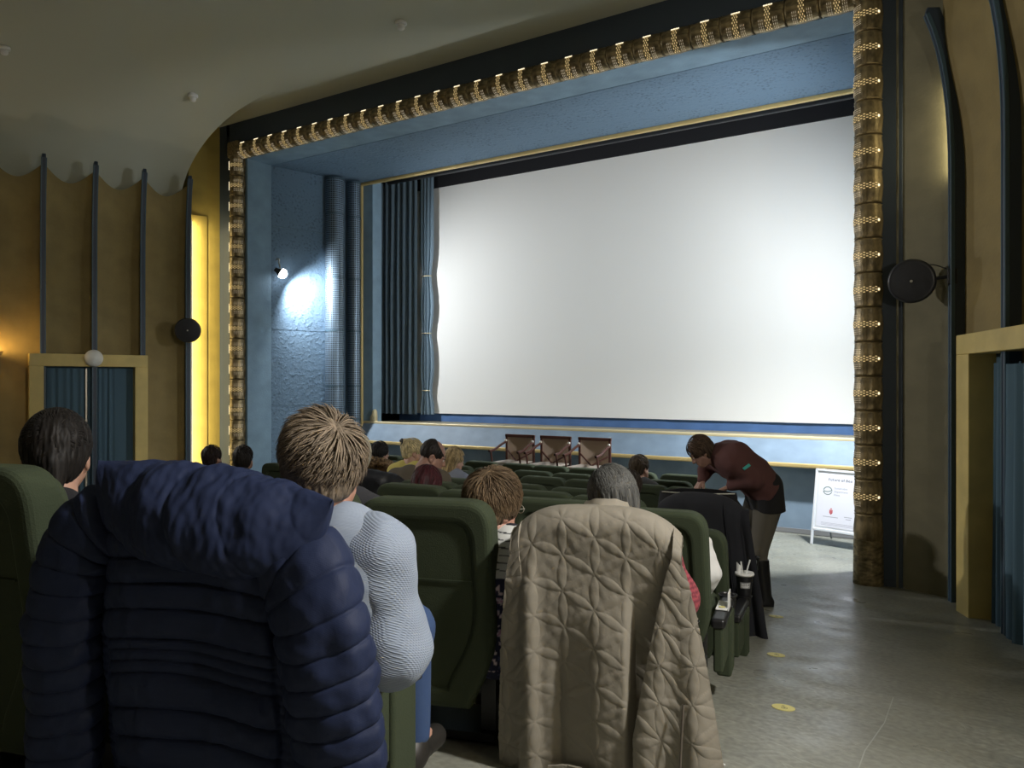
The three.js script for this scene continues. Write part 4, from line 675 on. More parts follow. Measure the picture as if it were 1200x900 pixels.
// small heads nearer the stage
const FARP = {};
const FAR = [
  ['blonde head with hair pinned up in a bun', -5.03, 6.0, 0.12, 'bun', [0.62, 0.52, 0.3], [-0.1, -0.7, 0], wool(0.5, 0.42, 0.12), 61, 0.1],
  ['head with long blonde hair beside the man in profile', -4.98, 6.6, 0.04, 'long', [0.4, 0.3, 0.16], [-0.3, -0.5, 0], wool(0.2, 0.22, 0.28), 62, 0.02],
  ['dark head above the fur trimmed brown jacket', -6.14, 6.7, 0.06, 'bob', [0.02, 0.018, 0.016], [-0.1, -0.2, 0], wool(0.16, 0.09, 0.045), 63, 0.0],
  ['dark round head just right of the other by the brass column', -6.65, 5.2, -0.04, 'bob', [0.014, 0.011, 0.01], [0.1, 0.3, 0], wool(0.02, 0.02, 0.02), 64, 0.02],
  ['dark reddish head left of the brass column base', -7.17, 5.2, -0.06, 'short', [0.018, 0.010, 0.009], [0.1, 0.2, 0], wool(0.02, 0.02, 0.02), 65, 0.0],
  ['brown haired head in the second row near the aisle', -3.15, 7.3, 0.05, 'short', [0.07, 0.05, 0.032], [0, -0.3, 0], wool(0.05, 0.05, 0.05), 66, 0.0],
  ['dark brown head just beyond the grey haired head by the coat', -2.2, 4.9, -0.03, 'bob', [0.026, 0.019, 0.015], [-0.2, 0, 0], wool(0.25, 0.2, 0.16), 67, 0.0],
];
for (const [label, x, w, dy, hair, col, turn, top, seed, lx] of FAR) FARP[seed] = person({ label, pos: V(x, floorY(w) + dy, w - 0.25), turn: lx, top, cell: 0.02, headCell: 0.007, hair, hairCol: col, thick: 0.016, seed, headTurn: turn, locks: { n: 350, len: 0.07, r: 0.004 }, bottom: darkTrousers });
{ // clip in the pinned up hair, fur collar on the brown jacket
  const c = part('hair_clip', [new THREE.TorusGeometry(0.03, 0.01, 8, 20).translate(0, 0.09, 0.13), box(0.05, 0.02, 0.02, 0, 0.1, 0.14, 0.006)], M.black, FARP[61]); c.applyMatrix4(FARP[61]._hm);
  const ring = (x, y, z) => { const q = Math.hypot(x, (z + 0.21) * 1.1) - 0.15; return Math.hypot(q, (y - 0.9) * 0.9 - z * 0.25 - 0.05) - 0.062 - 0.02 * noise(x * 45, y * 45, z * 45) - 0.012 * noise(x * 90, y * 90, z * 90); };
  part('fur_collar', nets(ring, [-0.28, 0.72, -0.48], [0.28, 1.1, 0.06], 0.011, (x, y, z) => { const k = 0.7 + 0.9 * noise(x * 30, y * 30, z * 30); return [0.30 * k, 0.19 * k, 0.10 * k]; }), new THREE.MeshStandardMaterial({ color: 0xffffff, vertexColors: true, roughness: 1 }), FARP[63]);
}
// ---------------------------------------------------------------- coats over the seat backs (built in the axes of their seat)
const onSeat = (s, name, label, category) => { const t = thing(name, label, category, s.position.clone(), s.rotation.y); return t; };
const backZ = y => -0.13 * (SEAT_H - y);                        // centre plane of the leaning seat back
function bands(list) { return y => { for (let i = 0; i < list.length - 1; i++) if (y <= list[i] && y >= list[i + 1]) { const g = list[i] - list[i + 1], t = (list[i] - y) / g; return Math.pow(Math.max(0, Math.sin(Math.PI * t)), 0.27) * Math.min(1, g / 0.05); } return 0; }; }
const se = (c, e) => Math.sign(c) * Math.pow(Math.abs(c), e);
// navy quilted jacket
{
  const t = onSeat(SEATS.puffer, 'quilted_jacket', 'navy quilted hooded jacket hung over the near seat', 'jacket');
  const mat = new THREE.MeshPhysicalMaterial({ color: rgb(0.017, 0.025, 0.062), roughness: 0.62, specularIntensity: 0.35, sheen: 0.5, sheenRoughness: 0.5, sheenColor: rgb(0.016, 0.022, 0.05), bumpMap: clothBump, bumpScale: 0.0006 });
  const puff = bands([0.95, 0.885, 0.826, 0.766, 0.706, 0.634, 0.606, 0.578, 0.548, 0.468, 0.398, 0.318, 0.24, 0.16]);
  const hw = curve([[0.14, 0.30], [0.4, 0.295], [0.7, 0.288], [0.86, 0.28], [0.93, 0.25], [0.97, 0.18], [0.99, 0.09], [1.0, 0.03]]), hd = curve([[0.14, 0.15], [0.5, 0.135], [0.85, 0.12], [0.95, 0.1], [1.0, 0.03]]);
  const body = grid(190, 360, (u, v) => {
    const y = lerp(1.0, 0.15, v), a = u * Math.PI * 2, c = Math.cos(a), s = Math.sin(a), x0 = hw(y) * se(c, 0.55), z0 = hd(y) * se(s, 0.75);
    const yy = y + 0.022 * Math.pow(x0 / 0.28, 2) + 0.008 * noise(x0 * 6, y * 5, 2), side = smooth(0.2, 0.235, Math.abs(x0)), l = Math.hypot(x0 / hw(y), z0 / hd(y)) || 1;
    const p = (side > 0.5 ? 0.5 * bands2(yy) : puff(yy)) * 0.024 * smooth(1.0, 0.93, y) + 0.009 * noise(x0 * 30, yy * 7, 3) * puff(yy) + 0.004 * noise(x0 * 60, yy * 24, 4) - 0.008 * Math.exp(-Math.pow((Math.abs(x0) - 0.215) / 0.007, 2)) + 0.02 * noise(x0 * 5, y * 3.5, 8);
    return [0.025 + x0 + x0 / hw(y) / l * p * 0.6, y - 0.015 * Math.pow(x0 / 0.28, 2), z0 + backZ(y) + 0.02 + z0 / hd(y) / l * p, u * 1.2, y];
  }, true);
  part('body', flip(body), mat, t);
  // sleeves
  const sleeve = (pts, r0, r1, seed) => {
    const c = new THREE.CatmullRomCurve3(pts.map(p => new THREE.Vector3(...p))), L = c.getLength(), N = 320, fr = c.computeFrenetFrames(N, false), fixed = new THREE.Vector3(0, 0, 1);
    return grid(64, N, (u, v) => {
      const p = c.getPointAt(v), tn = fr.tangents[Math.round(v * N)], b = fixed.clone().addScaledVector(tn, -fixed.dot(tn)).normalize(), n = new THREE.Vector3().crossVectors(b, tn), a = u * Math.PI * 2, s = v * L + 0.012 * Math.cos(a + 0.5), q = ((s / 0.058) % 1 + 1) % 1, pf = Math.pow(Math.max(0, Math.sin(Math.PI * q)), 0.27);
      const r = lerp(r0, r1, v) * (v < 0.05 ? Math.sqrt(v / 0.05 + 0.02) : 1) + 0.017 * pf + 0.007 * noise(Math.cos(a) * 2 + seed, s * 14, Math.sin(a) * 2) * (0.4 + pf) + 0.01 * noise(Math.cos(a) + seed, s * 5, Math.sin(a)) + 0.003 * noise(Math.cos(a) * 6, s * 40, Math.sin(a) * 6 + seed), e = 0.78;
      return [p.x + n.x * Math.cos(a) * r + b.x * Math.sin(a) * r * e, p.y + n.y * Math.cos(a) * r + b.y * Math.sin(a) * r * e, p.z + n.z * Math.cos(a) * r + b.z * Math.sin(a) * r * e, u * 0.5, s];
    }, true);
  };
  part('sleeve', sleeve([[0.20, 0.85, 0.04], [0.31, 0.79, 0.07], [0.35, 0.72, 0.09], [0.39, 0.45, 0.07], [0.405, 0.12, 0.05]], 0.1, 0.082, 4), mat, t);
  part('sleeve', sleeve([[-0.19, 0.90, 0.05], [-0.28, 0.83, 0.07], [-0.33, 0.66, 0.08], [-0.355, 0.42, 0.06], [-0.36, 0.1, 0.04]], 0.09, 0.075, 9), mat, t);
  // hood folded down the back
  const hood = grid(160, 90, (u, v) => {
    const s = lerp(-1, 1, u), a = v * Math.PI * 2, wS = Math.sqrt(Math.max(0, 1 - Math.pow(Math.abs(s), 2.6))), top = 1.055 - 0.06 * s * s - 0.035 * s, h = 0.12 * wS, yc = top - h - 0.02 * (1 - s * s), y = yc + h * Math.cos(a) * (Math.cos(a) < 0 ? 1.0 : 0.9);
    const d = (0.052 + 0.045 * (1 - s * s)) * wS, fold = Math.pow(Math.abs(Math.sin(Math.PI * (s * 2.4 + 0.5 * Math.sin(a) * (1 - Math.abs(s)) + 0.3 * Math.cos(a)))), 0.4), p = wS * wS * (0.009 * (fold - 1) + 0.012 * noise(s * 5, Math.cos(a) * 1.4, Math.sin(a) * 1.4) + 0.004 * noise(s * 18, Math.cos(a) * 4, Math.sin(a) * 4));
    const z = backZ(0.95) + 0.085 + Math.sin(a) * (d + p);
    return [0.31 * s + 0.075, y + Math.cos(a) * p, z - (y - yc) * 0.35, u * 0.6, v * 0.4];
  }, false);
  part('hood', hood, mat, t);
}
function bands2(y) { const q = (y / 0.022) % 1; return 0.3 * Math.sin(Math.PI * Math.abs(q)); }

// stitched star pattern: a petal along every edge of a triangular lattice
function stars(x, y, p = 0.127) {
  const h = p * 0.8660254; let best = -1;
  for (let e = 0; e < 3; e++) {
    const an = e * Math.PI / 3 + Math.PI / 6, ca = Math.cos(an), sa = Math.sin(an), u = x * ca + y * sa, v = -x * sa + y * ca, row = Math.round(v / h), dv = v - row * h, uu = u / p - (row % 2 ? 0.5 : 0), f = uu - Math.floor(uu), hw = 0.125 * p * Math.pow(Math.sin(Math.PI * f), 0.9) + 1e-5, q = 1 - (dv / hw) * (dv / hw);
    if (q > best) best = q;
  }
  return best > 0 ? 0.25 + 0.75 * Math.sqrt(best) : 0.25 + 0.6 * Math.min(1, Math.sqrt(-best) * 0.35);
}
// beige quilted coat
{
  const t = onSeat(SEATS.coat, 'quilted_coat', 'beige star quilted coat draped over the aisle side seat', 'coat');
  const mat = new THREE.MeshPhysicalMaterial({ color: rgb(0.235, 0.212, 0.17), roughness: 0.75, sheen: 0.4, sheenRoughness: 0.5, sheenColor: rgb(0.2, 0.18, 0.14), bumpMap: clothBump, bumpScale: 0.0006 });
  const topY = x => 0.985 - 0.105 * Math.pow(Math.abs(x) / 0.30, 3.6);
  const over = (x, s, zOut) => {                                // s metres of cloth from the ridge of the seat; negative = down the front
    const R = 0.075; if (s < 0) return [topY(x) - R + s, -R]; if (s < Math.PI * R) { const a = s / R; return [topY(x) - R + R * Math.sin(a), -R * Math.cos(a)]; } return [topY(x) - R - (s - Math.PI * R), R];
  };
  const drape = (nu, nv, L0, L1, edges, bulge, quiltK = 0.0045) => sheet(nu, nv, (u, v) => {
    const s = lerp(L0, L1, v), [xa, xb] = edges(clamp((s - 0.24) / 0.68)), x = lerp(xa, xb, u), xs = clamp(x, -0.29, 0.29), [y, z] = over(xs, s), k = clamp((s - 0.24) / 0.68);
    return [x, y, z + backZ(y) + 0.015 + bulge(x, k, u) * (s > 0.1 ? 1 : Math.max(0, s / 0.1)) + quiltK * stars(x + 0.01 * noise(y * 4, x * 4), s) + 0.006 * noise(x * 9, s * 7, 5) + 0.002 * noise(x * 40, s * 30, 2), x, s];
  }, 0.008);
  const hemY = 0.93;
  // back of the coat, folding in towards the right
  part('back', drape(165, 250, -0.2, 1.09, k => [-0.30 + 0.02 * k, 0.285 - 0.03 * k], (x, k) => 0.028 * k + 0.03 * Math.exp(-Math.pow((x + 0.235) / 0.03, 2)) * smooth(0, 0.3, k) + 0.045 * smooth(0.15, 0.7, k) * (smooth(-0.12, 0.05, x) - 1.9 * smooth(0.098, 0.135, x + 0.0 * k)) - 0.02 * Math.exp(-Math.pow((x + 0.13) / 0.025, 2)) * smooth(0.55, 0.8, k)), mat, t);
  part('hem', drape(120, 14, 1.065, 1.10, k => [-0.17, 0.10], (x, k) => 0.034 + 0.028 + 0.042 * smooth(-0.12, 0.05, x), 0.002), mat, t);
  // right and left fronts hanging forward of the fold
  part('right_front', drape(100, 270, 0.02, 1.14, k => [0.262 - 0.125 * Math.pow(k, 0.9), 0.295 + 0.13 * Math.pow(k, 0.75)], (x, k, u) => 0.02 + 0.05 * k + 0.035 * Math.sin(Math.PI * clamp(u)) * k + 0.025 * Math.sin(u * 9 + 1) * k * k), mat, t);
  part('left_front', drape(60, 250, 0.02, 1.08, k => [-0.295 - 0.07 * Math.pow(k, 0.6), -0.262 + 0.05 * k], (x, k, u) => 0.016 + 0.02 * k - 0.05 * (1 - u) * k), mat, t);
  const zip = (pts) => part('zip', tube(pts.map(p => new THREE.Vector3(...p)), 0.0045, 40, 6), std(rgb(0.12, 0.1, 0.08), { roughness: 0.5 }), t);
  zip([[0.30, 0.36, 0.115], [0.292, 0.2, 0.12], [0.285, 0.02, 0.13]]);
  part('collar', sheet(50, 16, (u, v) => { const a = lerp(-1.25, 1.25, u), x = 0.105 * Math.sin(a) + 0.02, z = -0.09 + 0.075 * Math.cos(a) - 0.01 * v; return [x * (1 - 0.25 * v) + 0.01 * v, 0.975 + 0.036 * v - 0.02 * Math.pow(Math.abs(Math.sin(a)), 2) + 0.006 * noise(u * 5, v, 3), z + 0.02 - 0.025 * v, u * 0.2, v * 0.06]; }, 0.01), mat, t);
  // flap of the coat seen below the seat in the centre
  part('front_flap', sheet(30, 30, (u, v) => { const y = lerp(0.42, 0.10, v), x = lerp(-0.27, -0.30 - 0.19 * Math.sin(Math.min(1, v * 1.5) * 1.5), u) ; return [x, y + 0.10 * u * (v > 0.6 ? (v - 0.6) / 0.4 : 0) * 1.2, -0.32 + 0.02 * Math.sin(u * 5), x, y]; }, 0.008), mat, t);
}
// black coat over the aisle seat by the woman
{
  const t = onSeat(SEATS.black, 'black_coat', 'black coat hung over the aisle seat beside the bending woman', 'coat');
  const mat = wool(0.014, 0.015, 0.02), tp = x => 0.985 - 0.1 * Math.pow(Math.abs(x) / 0.3, 3);
  const dr = (x0, x1, x0b, x1b, L, out, seed) => sheet(40, 60, (u, v) => { const s = lerp(-0.12, L, v), k = clamp(s / L), x = lerp(lerp(x0, x1, u), lerp(x0b, x1b, u), k), R = 0.08, T = tp(clamp(x, -0.3, 0.3)); let y, z; if (s < 0) { y = T - R + s; z = -R; } else if (s < Math.PI * R) { y = T - R + R * Math.sin(s / R); z = -R * Math.cos(s / R); } else { y = T - R - (s - Math.PI * R); z = R; } return [x, y, z + backZ(y) + out * k + 0.03 * k * Math.sin(u * 11 + seed) + 0.012 * noise(x * 8, s * 5, seed), x, s]; }, 0.012);
  part('back', dr(-0.29, 0.29, -0.28, 0.26, 1.0, 0.02, 1), mat, t);
  part('sleeve', dr(0.16, 0.33, 0.26, 0.48, 1.08, 0.06, 4), mat, t);
  part('front', dr(0.22, 0.30, 0.3, 0.42, 0.9, 0.0, 7), mat, t);
}
// dark jacket over a seat left of the man in brown
{
  const t = onSeat(SEATS.darkJacket, 'dark_jacket', 'crumpled dark jacket over the seat left of the man', 'jacket');
  part('shell', sheet(40, 50, (u, v) => { const s = lerp(-0.1, 0.75, v), x = lerp(-0.3, 0.29, u), R = 0.08, T = 1.0 - 0.11 * Math.pow(Math.abs(x) / 0.3, 3) + 0.015 * noise(x * 8, 1, 3); let y, z; if (s < 0) { y = T - R + s; z = -R; } else if (s < Math.PI * R) { y = T - R + R * Math.sin(s / R); z = -R * Math.cos(s / R); } else { y = T - R - (s - Math.PI * R); z = R; } return [x, y, z + backZ(y) + 0.015 * noise(x * 9, s * 8, 5) + 0.01, x, s]; }, 0.012), new THREE.MeshPhysicalMaterial({ color: rgb(0.010, 0.011, 0.016), roughness: 0.5, bumpMap: clothBump, bumpScale: 0.001 }), t);
}
// ---------------------------------------------------------------- woman bending over the aisle seats
{
  // local x runs across the aisle seats, local -z away towards the stage
  const t = thing('person', 'person bending forward in a dark red sweater, black skirt and boots', 'person', V(-1.86, floorY(6.72), 6.72), YAW);
  const k = 0.0074, P = (u, v, z) => [(u - 890) * k, (714 - v) * k, z];
  const sk = [0.36, 0.21, 0.16];
  const J = { pelvis: P(906, 583, 0), waist: P(889, 563, 0), chest: P(866, 546, 0), neck: P(848, 541, 0), head: P(830, 537, 0), shL: P(857, 548, -0.17), shR: P(860, 547, 0.17), elL: P(842, 562, -0.2), elR: P(883, 568, 0.22), wrL: P(837, 574, -0.17), wrR: P(860, 577, 0.06), hipL: P(904, 592, -0.09), hipR: P(906, 592, 0.09), knL: P(880, 650, -0.1), knR: P(895, 650, 0.08), anL: P(880, 701, -0.1), anR: P(901, 703, 0.09), toL: P(860, 709, -0.1), toR: P(880, 709, 0.09) };
  const limb = (s, e) => [cone(J['hip' + s], J['kn' + s], 0.118 + e, 0.07 + e), cone(J['kn' + s], J['an' + s], 0.06 + e, 0.042 + e)];
  const spine = e => [-1, 1].flatMap(s => [cone(shift(J.pelvis, 0, 0, s * 0.07), shift(J.waist, 0, 0, s * 0.06), 0.145 + e, 0.142 + e), cone(shift(J.waist, 0, 0, s * 0.06), shift(J.chest, 0, 0, s * 0.08), 0.142 + e, 0.15 + e), cone(shift(J.chest, 0, 0, s * 0.08), shift(J.neck, 0.03, 0, s * 0.05), 0.15 + e, 0.09 + e)]);
  const arm = (s, e) => [cone(J['sh' + s], J['el' + s], 0.058 + e, 0.046 + e), cone(J['el' + s], J['wr' + s], 0.042 + e, 0.028 + e)];
  const hm = new THREE.Matrix4().compose(new THREE.Vector3(...J.head), new THREE.Quaternion().setFromEuler(new THREE.Euler(-0.75, Math.PI / 2 - 0.1, 0, 'YXZ')), new THREE.Vector3(1, 1, 1));
  const body = nets(blend([...spine(-0.02), cone(J.neck, mid(J.neck, J.head, 0.6), 0.06, 0.055), ...limb('L', 0), ...limb('R', 0), ...arm('L', -0.006), ...arm('R', -0.006)], 0.04), ...bounds(Object.values(J), 0.17), 0.02, () => sk);
  const head = nets(headField, [-0.105, -0.2, -0.135], [0.105, 0.145, 0.135], 0.0055, headColour(sk)); head.applyMatrix4(hm);
  const hands = ['L', 'R'].map(s => { const d = new THREE.Vector3(...J['wr' + s]).sub(new THREE.Vector3(...J['el' + s])).normalize().lerp(new THREE.Vector3(-0.6, -0.5, 0), 0.5).normalize(); return aim(handGeo(s === 'L' ? -1 : 1, 0.55, sk), new THREE.Vector3(...J['wr' + s]), d, new THREE.Vector3(0, -1, 0)); });
  part('body', [body, head, ...hands], skinMat, t);
  const jumper = blend([...spine(0.008), cone(J.shL, J.shR, 0.075, 0.075), ...['L', 'R'].flatMap(s => [cone(J['sh' + s], J['el' + s], 0.072, 0.058), cone(J['el' + s], mid(J['el' + s], J['wr' + s], 0.9), 0.055, 0.042)])], 0.05);
  const hipLine = (x, y) => (x - J.pelvis[0]) * 0.8 - (y - J.pelvis[1]) * 0.55 - 0.01;
  part('sweater', nets((x, y, z) => smax(jumper(x, y, z) - 0.006 * noise(x * 14, y * 14, z * 10), hipLine(x, y), 0.012), ...bounds([J.pelvis, J.chest, J.neck, J.elL, J.elR, J.wrL, J.wrR], 0.2), 0.011), wool(0.12, 0.052, 0.05), t);
  const skirt = blend([cone(shift(J.pelvis, -0.02, 0.05, -0.07), shift(J.hipL, 0.0, -0.12, 0), 0.142, 0.125), cone(shift(J.pelvis, -0.02, 0.05, 0.07), shift(J.hipR, 0.01, -0.12, 0), 0.142, 0.13)], 0.08);
  part('skirt', nets((x, y, z) => smax(skirt(x, y, z), P(0, 606, 0)[1] - y + 0.04 * x, 0.01), ...bounds([J.pelvis, J.hipL, J.hipR], 0.3), 0.012), std(rgb(0.016, 0.016, 0.019), { roughness: 0.9 }), t);
  part('tights', nets(blend([...limb('L', 0.006), ...limb('R', 0.006)], 0.02), ...bounds([J.hipL, J.hipR, J.anL, J.anR], 0.13), 0.012), std(rgb(0.15, 0.138, 0.112), { roughness: 0.9, bumpMap: clothBump, bumpScale: 0.001 }), t);
  for (const s of ['L', 'R']) {
    const a = J['an' + s], kn = J['kn' + s], to = J['to' + s], shaft = blend([cone(mid(kn, a, 0.2), a, 0.073, 0.058), cone(shift(a, 0.012, -0.045, 0), to, 0.05, 0.042), cone(shift(a, 0.03, -0.05, 0), shift(a, -0.01, -0.055, 0), 0.05, 0.045)], 0.025);
    const b = part('boot', nets((x, y, z) => smax(smax(shaft(x, y, z), 0.006 - y, 0.006), y - P(0, 660, 0)[1], 0.006), ...bounds([kn, a, to], 0.11), 0.009), std(rgb(0.012, 0.012, 0.013), { roughness: 0.38 }), t);
    part('heel', box(0.075, 0.03, 0.08, a[0] + 0.03, 0.015, a[2], 0.006), M.black, b);
  }
  const hair = [hairShell('bob', [0.07, 0.045, 0.03], 0.016, 0.006, 77), locks(600, [0.085, 0.055, 0.036], 78, { thick: 0.018, len: 0.09, r: 0.0035, crown: [0, 0.7, -0.3], low: -0.9 })]; hair.forEach(h => h.applyMatrix4(hm)); part('hair', hair, hairMat, t);
  const tagG = part('badge', boxUV(new RoundedBoxGeometry(0.075, 0.026, 0.008, 2, 0.004)), std(rgb(0.08, 0.55, 0.5), { roughness: 0.3 }), t); tagG.position.set(...P(873, 551, 0.262)); tagG.rotation.set(-0.5, 0, 0.62);
}
// black shoulder bag on the seat where she rummages
{
  const t = thing('black_bag', 'black open bag on the seat under the bending woman\'s hands', 'bag', V(-2.16, floorY(6.2), 6.2), 0.35);
  part('body', sheet(48, 30, (u, v) => { const a = u * Math.PI * 2, y = lerp(0.96, 0.42, v), kx = 0.30 + 0.03 * Math.sin(v * 3), kz = 0.11 + 0.05 * Math.sin(v * 2.6); return [se(Math.cos(a), 0.5) * kx, y + 0.01 * Math.sin(a * 3), se(Math.sin(a), 0.6) * kz + 0.01 * noise(a * 2, v * 5), u * 1.2, y]; }, -0.008), M.blackCloth, t);
  part('base', box(0.58, 0.02, 0.24, 0, 0.43, 0, 0.008), M.blackCloth, t);
  part('lining', box(0.54, 0.02, 0.2, 0, 0.9, 0), M.black, t);
  part('zip', tube([new THREE.Vector3(-0.29, 0.965, 0.1), new THREE.Vector3(0, 0.96, 0.125), new THREE.Vector3(0.29, 0.965, 0.1)], 0.006), M.steel, t);
  part('strap', tube([new THREE.Vector3(0.28, 0.93, 0), new THREE.Vector3(0.36, 0.8, 0.05), new THREE.Vector3(0.36, 0.4, 0.06), new THREE.Vector3(0.38, 0.15, 0.04)], 0.016, 30, 6), M.blackCloth, t);
  part('support', box(0.4, 0.44, 0.2, 0, 0.2, 0, 0.02), M.blackCloth, t);
}
// three tall director's chairs in front of the stage, facing the room
M.wood = std(rgb(0.075, 0.028, 0.02), { roughness: 0.35 }); M.canvas = std(rgb(0.36, 0.27, 0.20), { roughness: 0.9, bumpMap: clothBump, bumpScale: 0.001 }); M.paleWood = std(rgb(0.42, 0.36, 0.30), { roughness: 0.5 });
[[-6.12, 9.7, 'tall dark wood folding armchair, leftmost of three before the stage'], [-5.51, 9.7, 'tall dark wood folding armchair, middle of three before the stage'], [-4.88, 9.7, 'tall dark wood folding armchair, rightmost of three before the stage']].forEach(([x, w, label]) => {
  const t = thing('folding_armchair', label, 'chair', V(x, 0, w), 0.0), vv = (a, b, c) => new THREE.Vector3(a, b, c);
  for (const s of [-1, 1]) {
    part('post', box(0.036, 0.5, 0.03, s * 0.235, 0.99, -0.02, 0.006), M.wood, t);
    part('armrest', tube([vv(s * 0.235, 1.14, -0.02), vv(s * 0.24, 1.10, 0.12), vv(s * 0.245, 1.035, 0.3), vv(s * 0.245, 1.02, 0.44)], 0.019, 20, 8), M.wood, t);
    part('knob', new THREE.SphereGeometry(0.022, 12, 8).translate(s * 0.235, 1.15, 0.01), M.steel, t);
    part('leg', bar(vv(s * 0.24, 0.02, 0.4), vv(s * 0.24, 0.84, -0.02), 0.017), M.wood, t); part('leg', bar(vv(s * 0.225, 0.02, -0.04), vv(s * 0.225, 0.84, 0.4), 0.017), M.wood, t);
    part('arm_support', bar(vv(s * 0.245, 0.84, 0.36), vv(s * 0.245, 1.02, 0.4), 0.014), M.wood, t);
  }
  part('top_rail', box(0.52, 0.045, 0.03, 0, 1.225, -0.02, 0.008), M.wood, t);
  part('back_panel', sheet(12, 10, (u, v) => [lerp(-0.22, 0.22, u), lerp(1.205, 0.8, v), -0.02 - 0.03 * Math.sin(Math.PI * u), u * 0.44, v * 0.4], 0.008), M.canvas, t);
  part('brace', bar(vv(-0.22, 1.02, 0.01), vv(0.06, 0.82, 0.12), 0.013), M.wood, t); part('brace', bar(vv(0.22, 0.99, 0.01), vv(-0.02, 0.84, 0.12), 0.013), M.wood, t);
  part('seat_panel', box(0.46, 0.025, 0.42, 0, 0.85, 0.19, 0.01), M.paleWood, t);
});
// poster stand behind the right column
{
  const cv = document.createElement('canvas'); cv.width = 512; cv.height = 700; const c = cv.getContext('2d'); c.fillStyle = '#e9e9f2'; c.fillRect(0, 0, 512, 700); c.fillStyle = '#5a6068'; c.font = 'bold 44px sans-serif'; c.fillText('Future of Bea', 110, 92); c.strokeStyle = '#6d8078'; c.lineWidth = 11; c.beginPath(); c.arc(112, 225, 50, 0.25, Math.PI * 0.98); c.stroke(); c.beginPath(); c.arc(112, 225, 50, Math.PI * 1.05, Math.PI * 2 + 0.05); c.stroke(); c.beginPath(); c.moveTo(64, 228); c.quadraticCurveTo(112, 250, 158, 218); c.stroke();
  c.fillStyle = '#84868e'; c.font = '30px sans-serif'; ['Sustainable', 'Department', 'Films'].forEach((s, i) => c.fillText(s, 190, 195 + i * 44)); c.fillStyle = '#c8636b'; c.beginPath(); c.moveTo(150, 470); c.lineTo(190, 470); c.lineTo(190, 510); c.lineTo(170, 535); c.lineTo(150, 510); c.fill(); c.fillRect(160, 450, 20, 14); c.fillStyle = '#7a3038'; c.fillRect(172, 508, 10, 12); c.fillStyle = '#9a9aa6'; c.fillRect(78, 560, 180, 7); c.fillRect(330, 540, 90, 7); c.fillRect(350, 566, 60, 7); c.fillStyle = '#b5b5c0'; for (let i = 0; i < 3; i++) c.fillRect(60, 640 + i * 14, 380, 5);
  const tx = new THREE.CanvasTexture(cv); tx.colorSpace = THREE.SRGBColorSpace;
  const t = thing('poster_stand', 'white poster stand on the lit floor behind the right brass column', 'sign', V(-1.72, 0, 10.2), -0.28), fr = std(rgb(0.75, 0.77, 0.8), { roughness: 0.4 }), a = 0.16;
  const panel = new THREE.Group(); panel.name = 'board'; panel.position.set(0, 0, 0.16); panel.rotation.x = -a; t.add(panel);
  part('backing', box(0.6, 0.72, 0.012, 0, 0.56, 0), fr, panel);
  const sh = new THREE.PlaneGeometry(0.54, 0.66); sh.translate(0, 0.56, 0.009); part('poster', sh, std(0xffffff, { map: tx, roughness: 0.6 }), panel);
  for (const y of [0.93, 0.19]) part('frame_rail', box(0.64, 0.03, 0.024, 0, y, 0.006, 0.006), fr, panel);
  for (const x of [-0.31, 0.31]) part('frame_rail', box(0.03, 0.95, 0.024, x, 0.47, 0.006, 0.006), fr, panel);
  for (const x of [-0.28, 0.28]) part('rear_leg', bar(new THREE.Vector3(x, 0.01, -0.3), new THREE.Vector3(x, 0.9, 0.01), 0.012), std(rgb(0.25, 0.26, 0.27), { roughness: 0.4, metalness: 0.5 }), t);
}
// round floor stickers along the aisle
{
  const cv = document.createElement('canvas'); cv.width = cv.height = 256; const c = cv.getContext('2d'); c.fillStyle = '#e3d98c'; c.fillRect(0, 0, 256, 256); c.fillStyle = '#8c8450'; c.font = 'bold 60px sans-serif'; c.textAlign = 'center'; c.lineWidth = 9; c.strokeStyle = '#8c8450'; c.beginPath(); c.ellipse(150, 120, 46, 30, 0, 0, 7); c.stroke(); c.fillRect(128, 108, 44, 24); c.beginPath(); c.moveTo(60, 100); c.lineTo(90, 122); c.lineTo(60, 146); c.fill();
  const tx = new THREE.CanvasTexture(cv); tx.colorSpace = THREE.SRGBColorSpace; const m = std(0xffffff, { map: tx, roughness: 0.6 });
  [[-0.711, 3.03, 'yellow round floor sticker cut by the bottom edge'], [-0.945, 3.98, 'yellow round floor sticker, second nearest in the aisle'], [-1.257, 5.10, 'yellow round floor sticker, third nearest in the aisle'], [-1.56, 6.33, 'yellow round floor sticker beside the black boots']].forEach(([x, w, label]) => {
    const g = cyl(0.056, 0.056, 0.003, 0, 0, 0, 36); const s = tag(part('floor_sticker', g, m), label, 'sticker', 'aisle floor stickers'); s.position.set(x, floorY(w) + 0.002, -w); s.rotation.x = Math.atan(0.125) * -1; s.rotation.y = 0.35;
  });
  const p = tag(part('paper_scrap', boxUV(new RoundedBoxGeometry(0.012, 0.005, 0.01, 1, 0.002)), M.white), 'tiny white scrap of paper on the aisle floor', 'litter'); p.position.set(-0.934, floorY(2.98) + 0.003, -2.98);
}
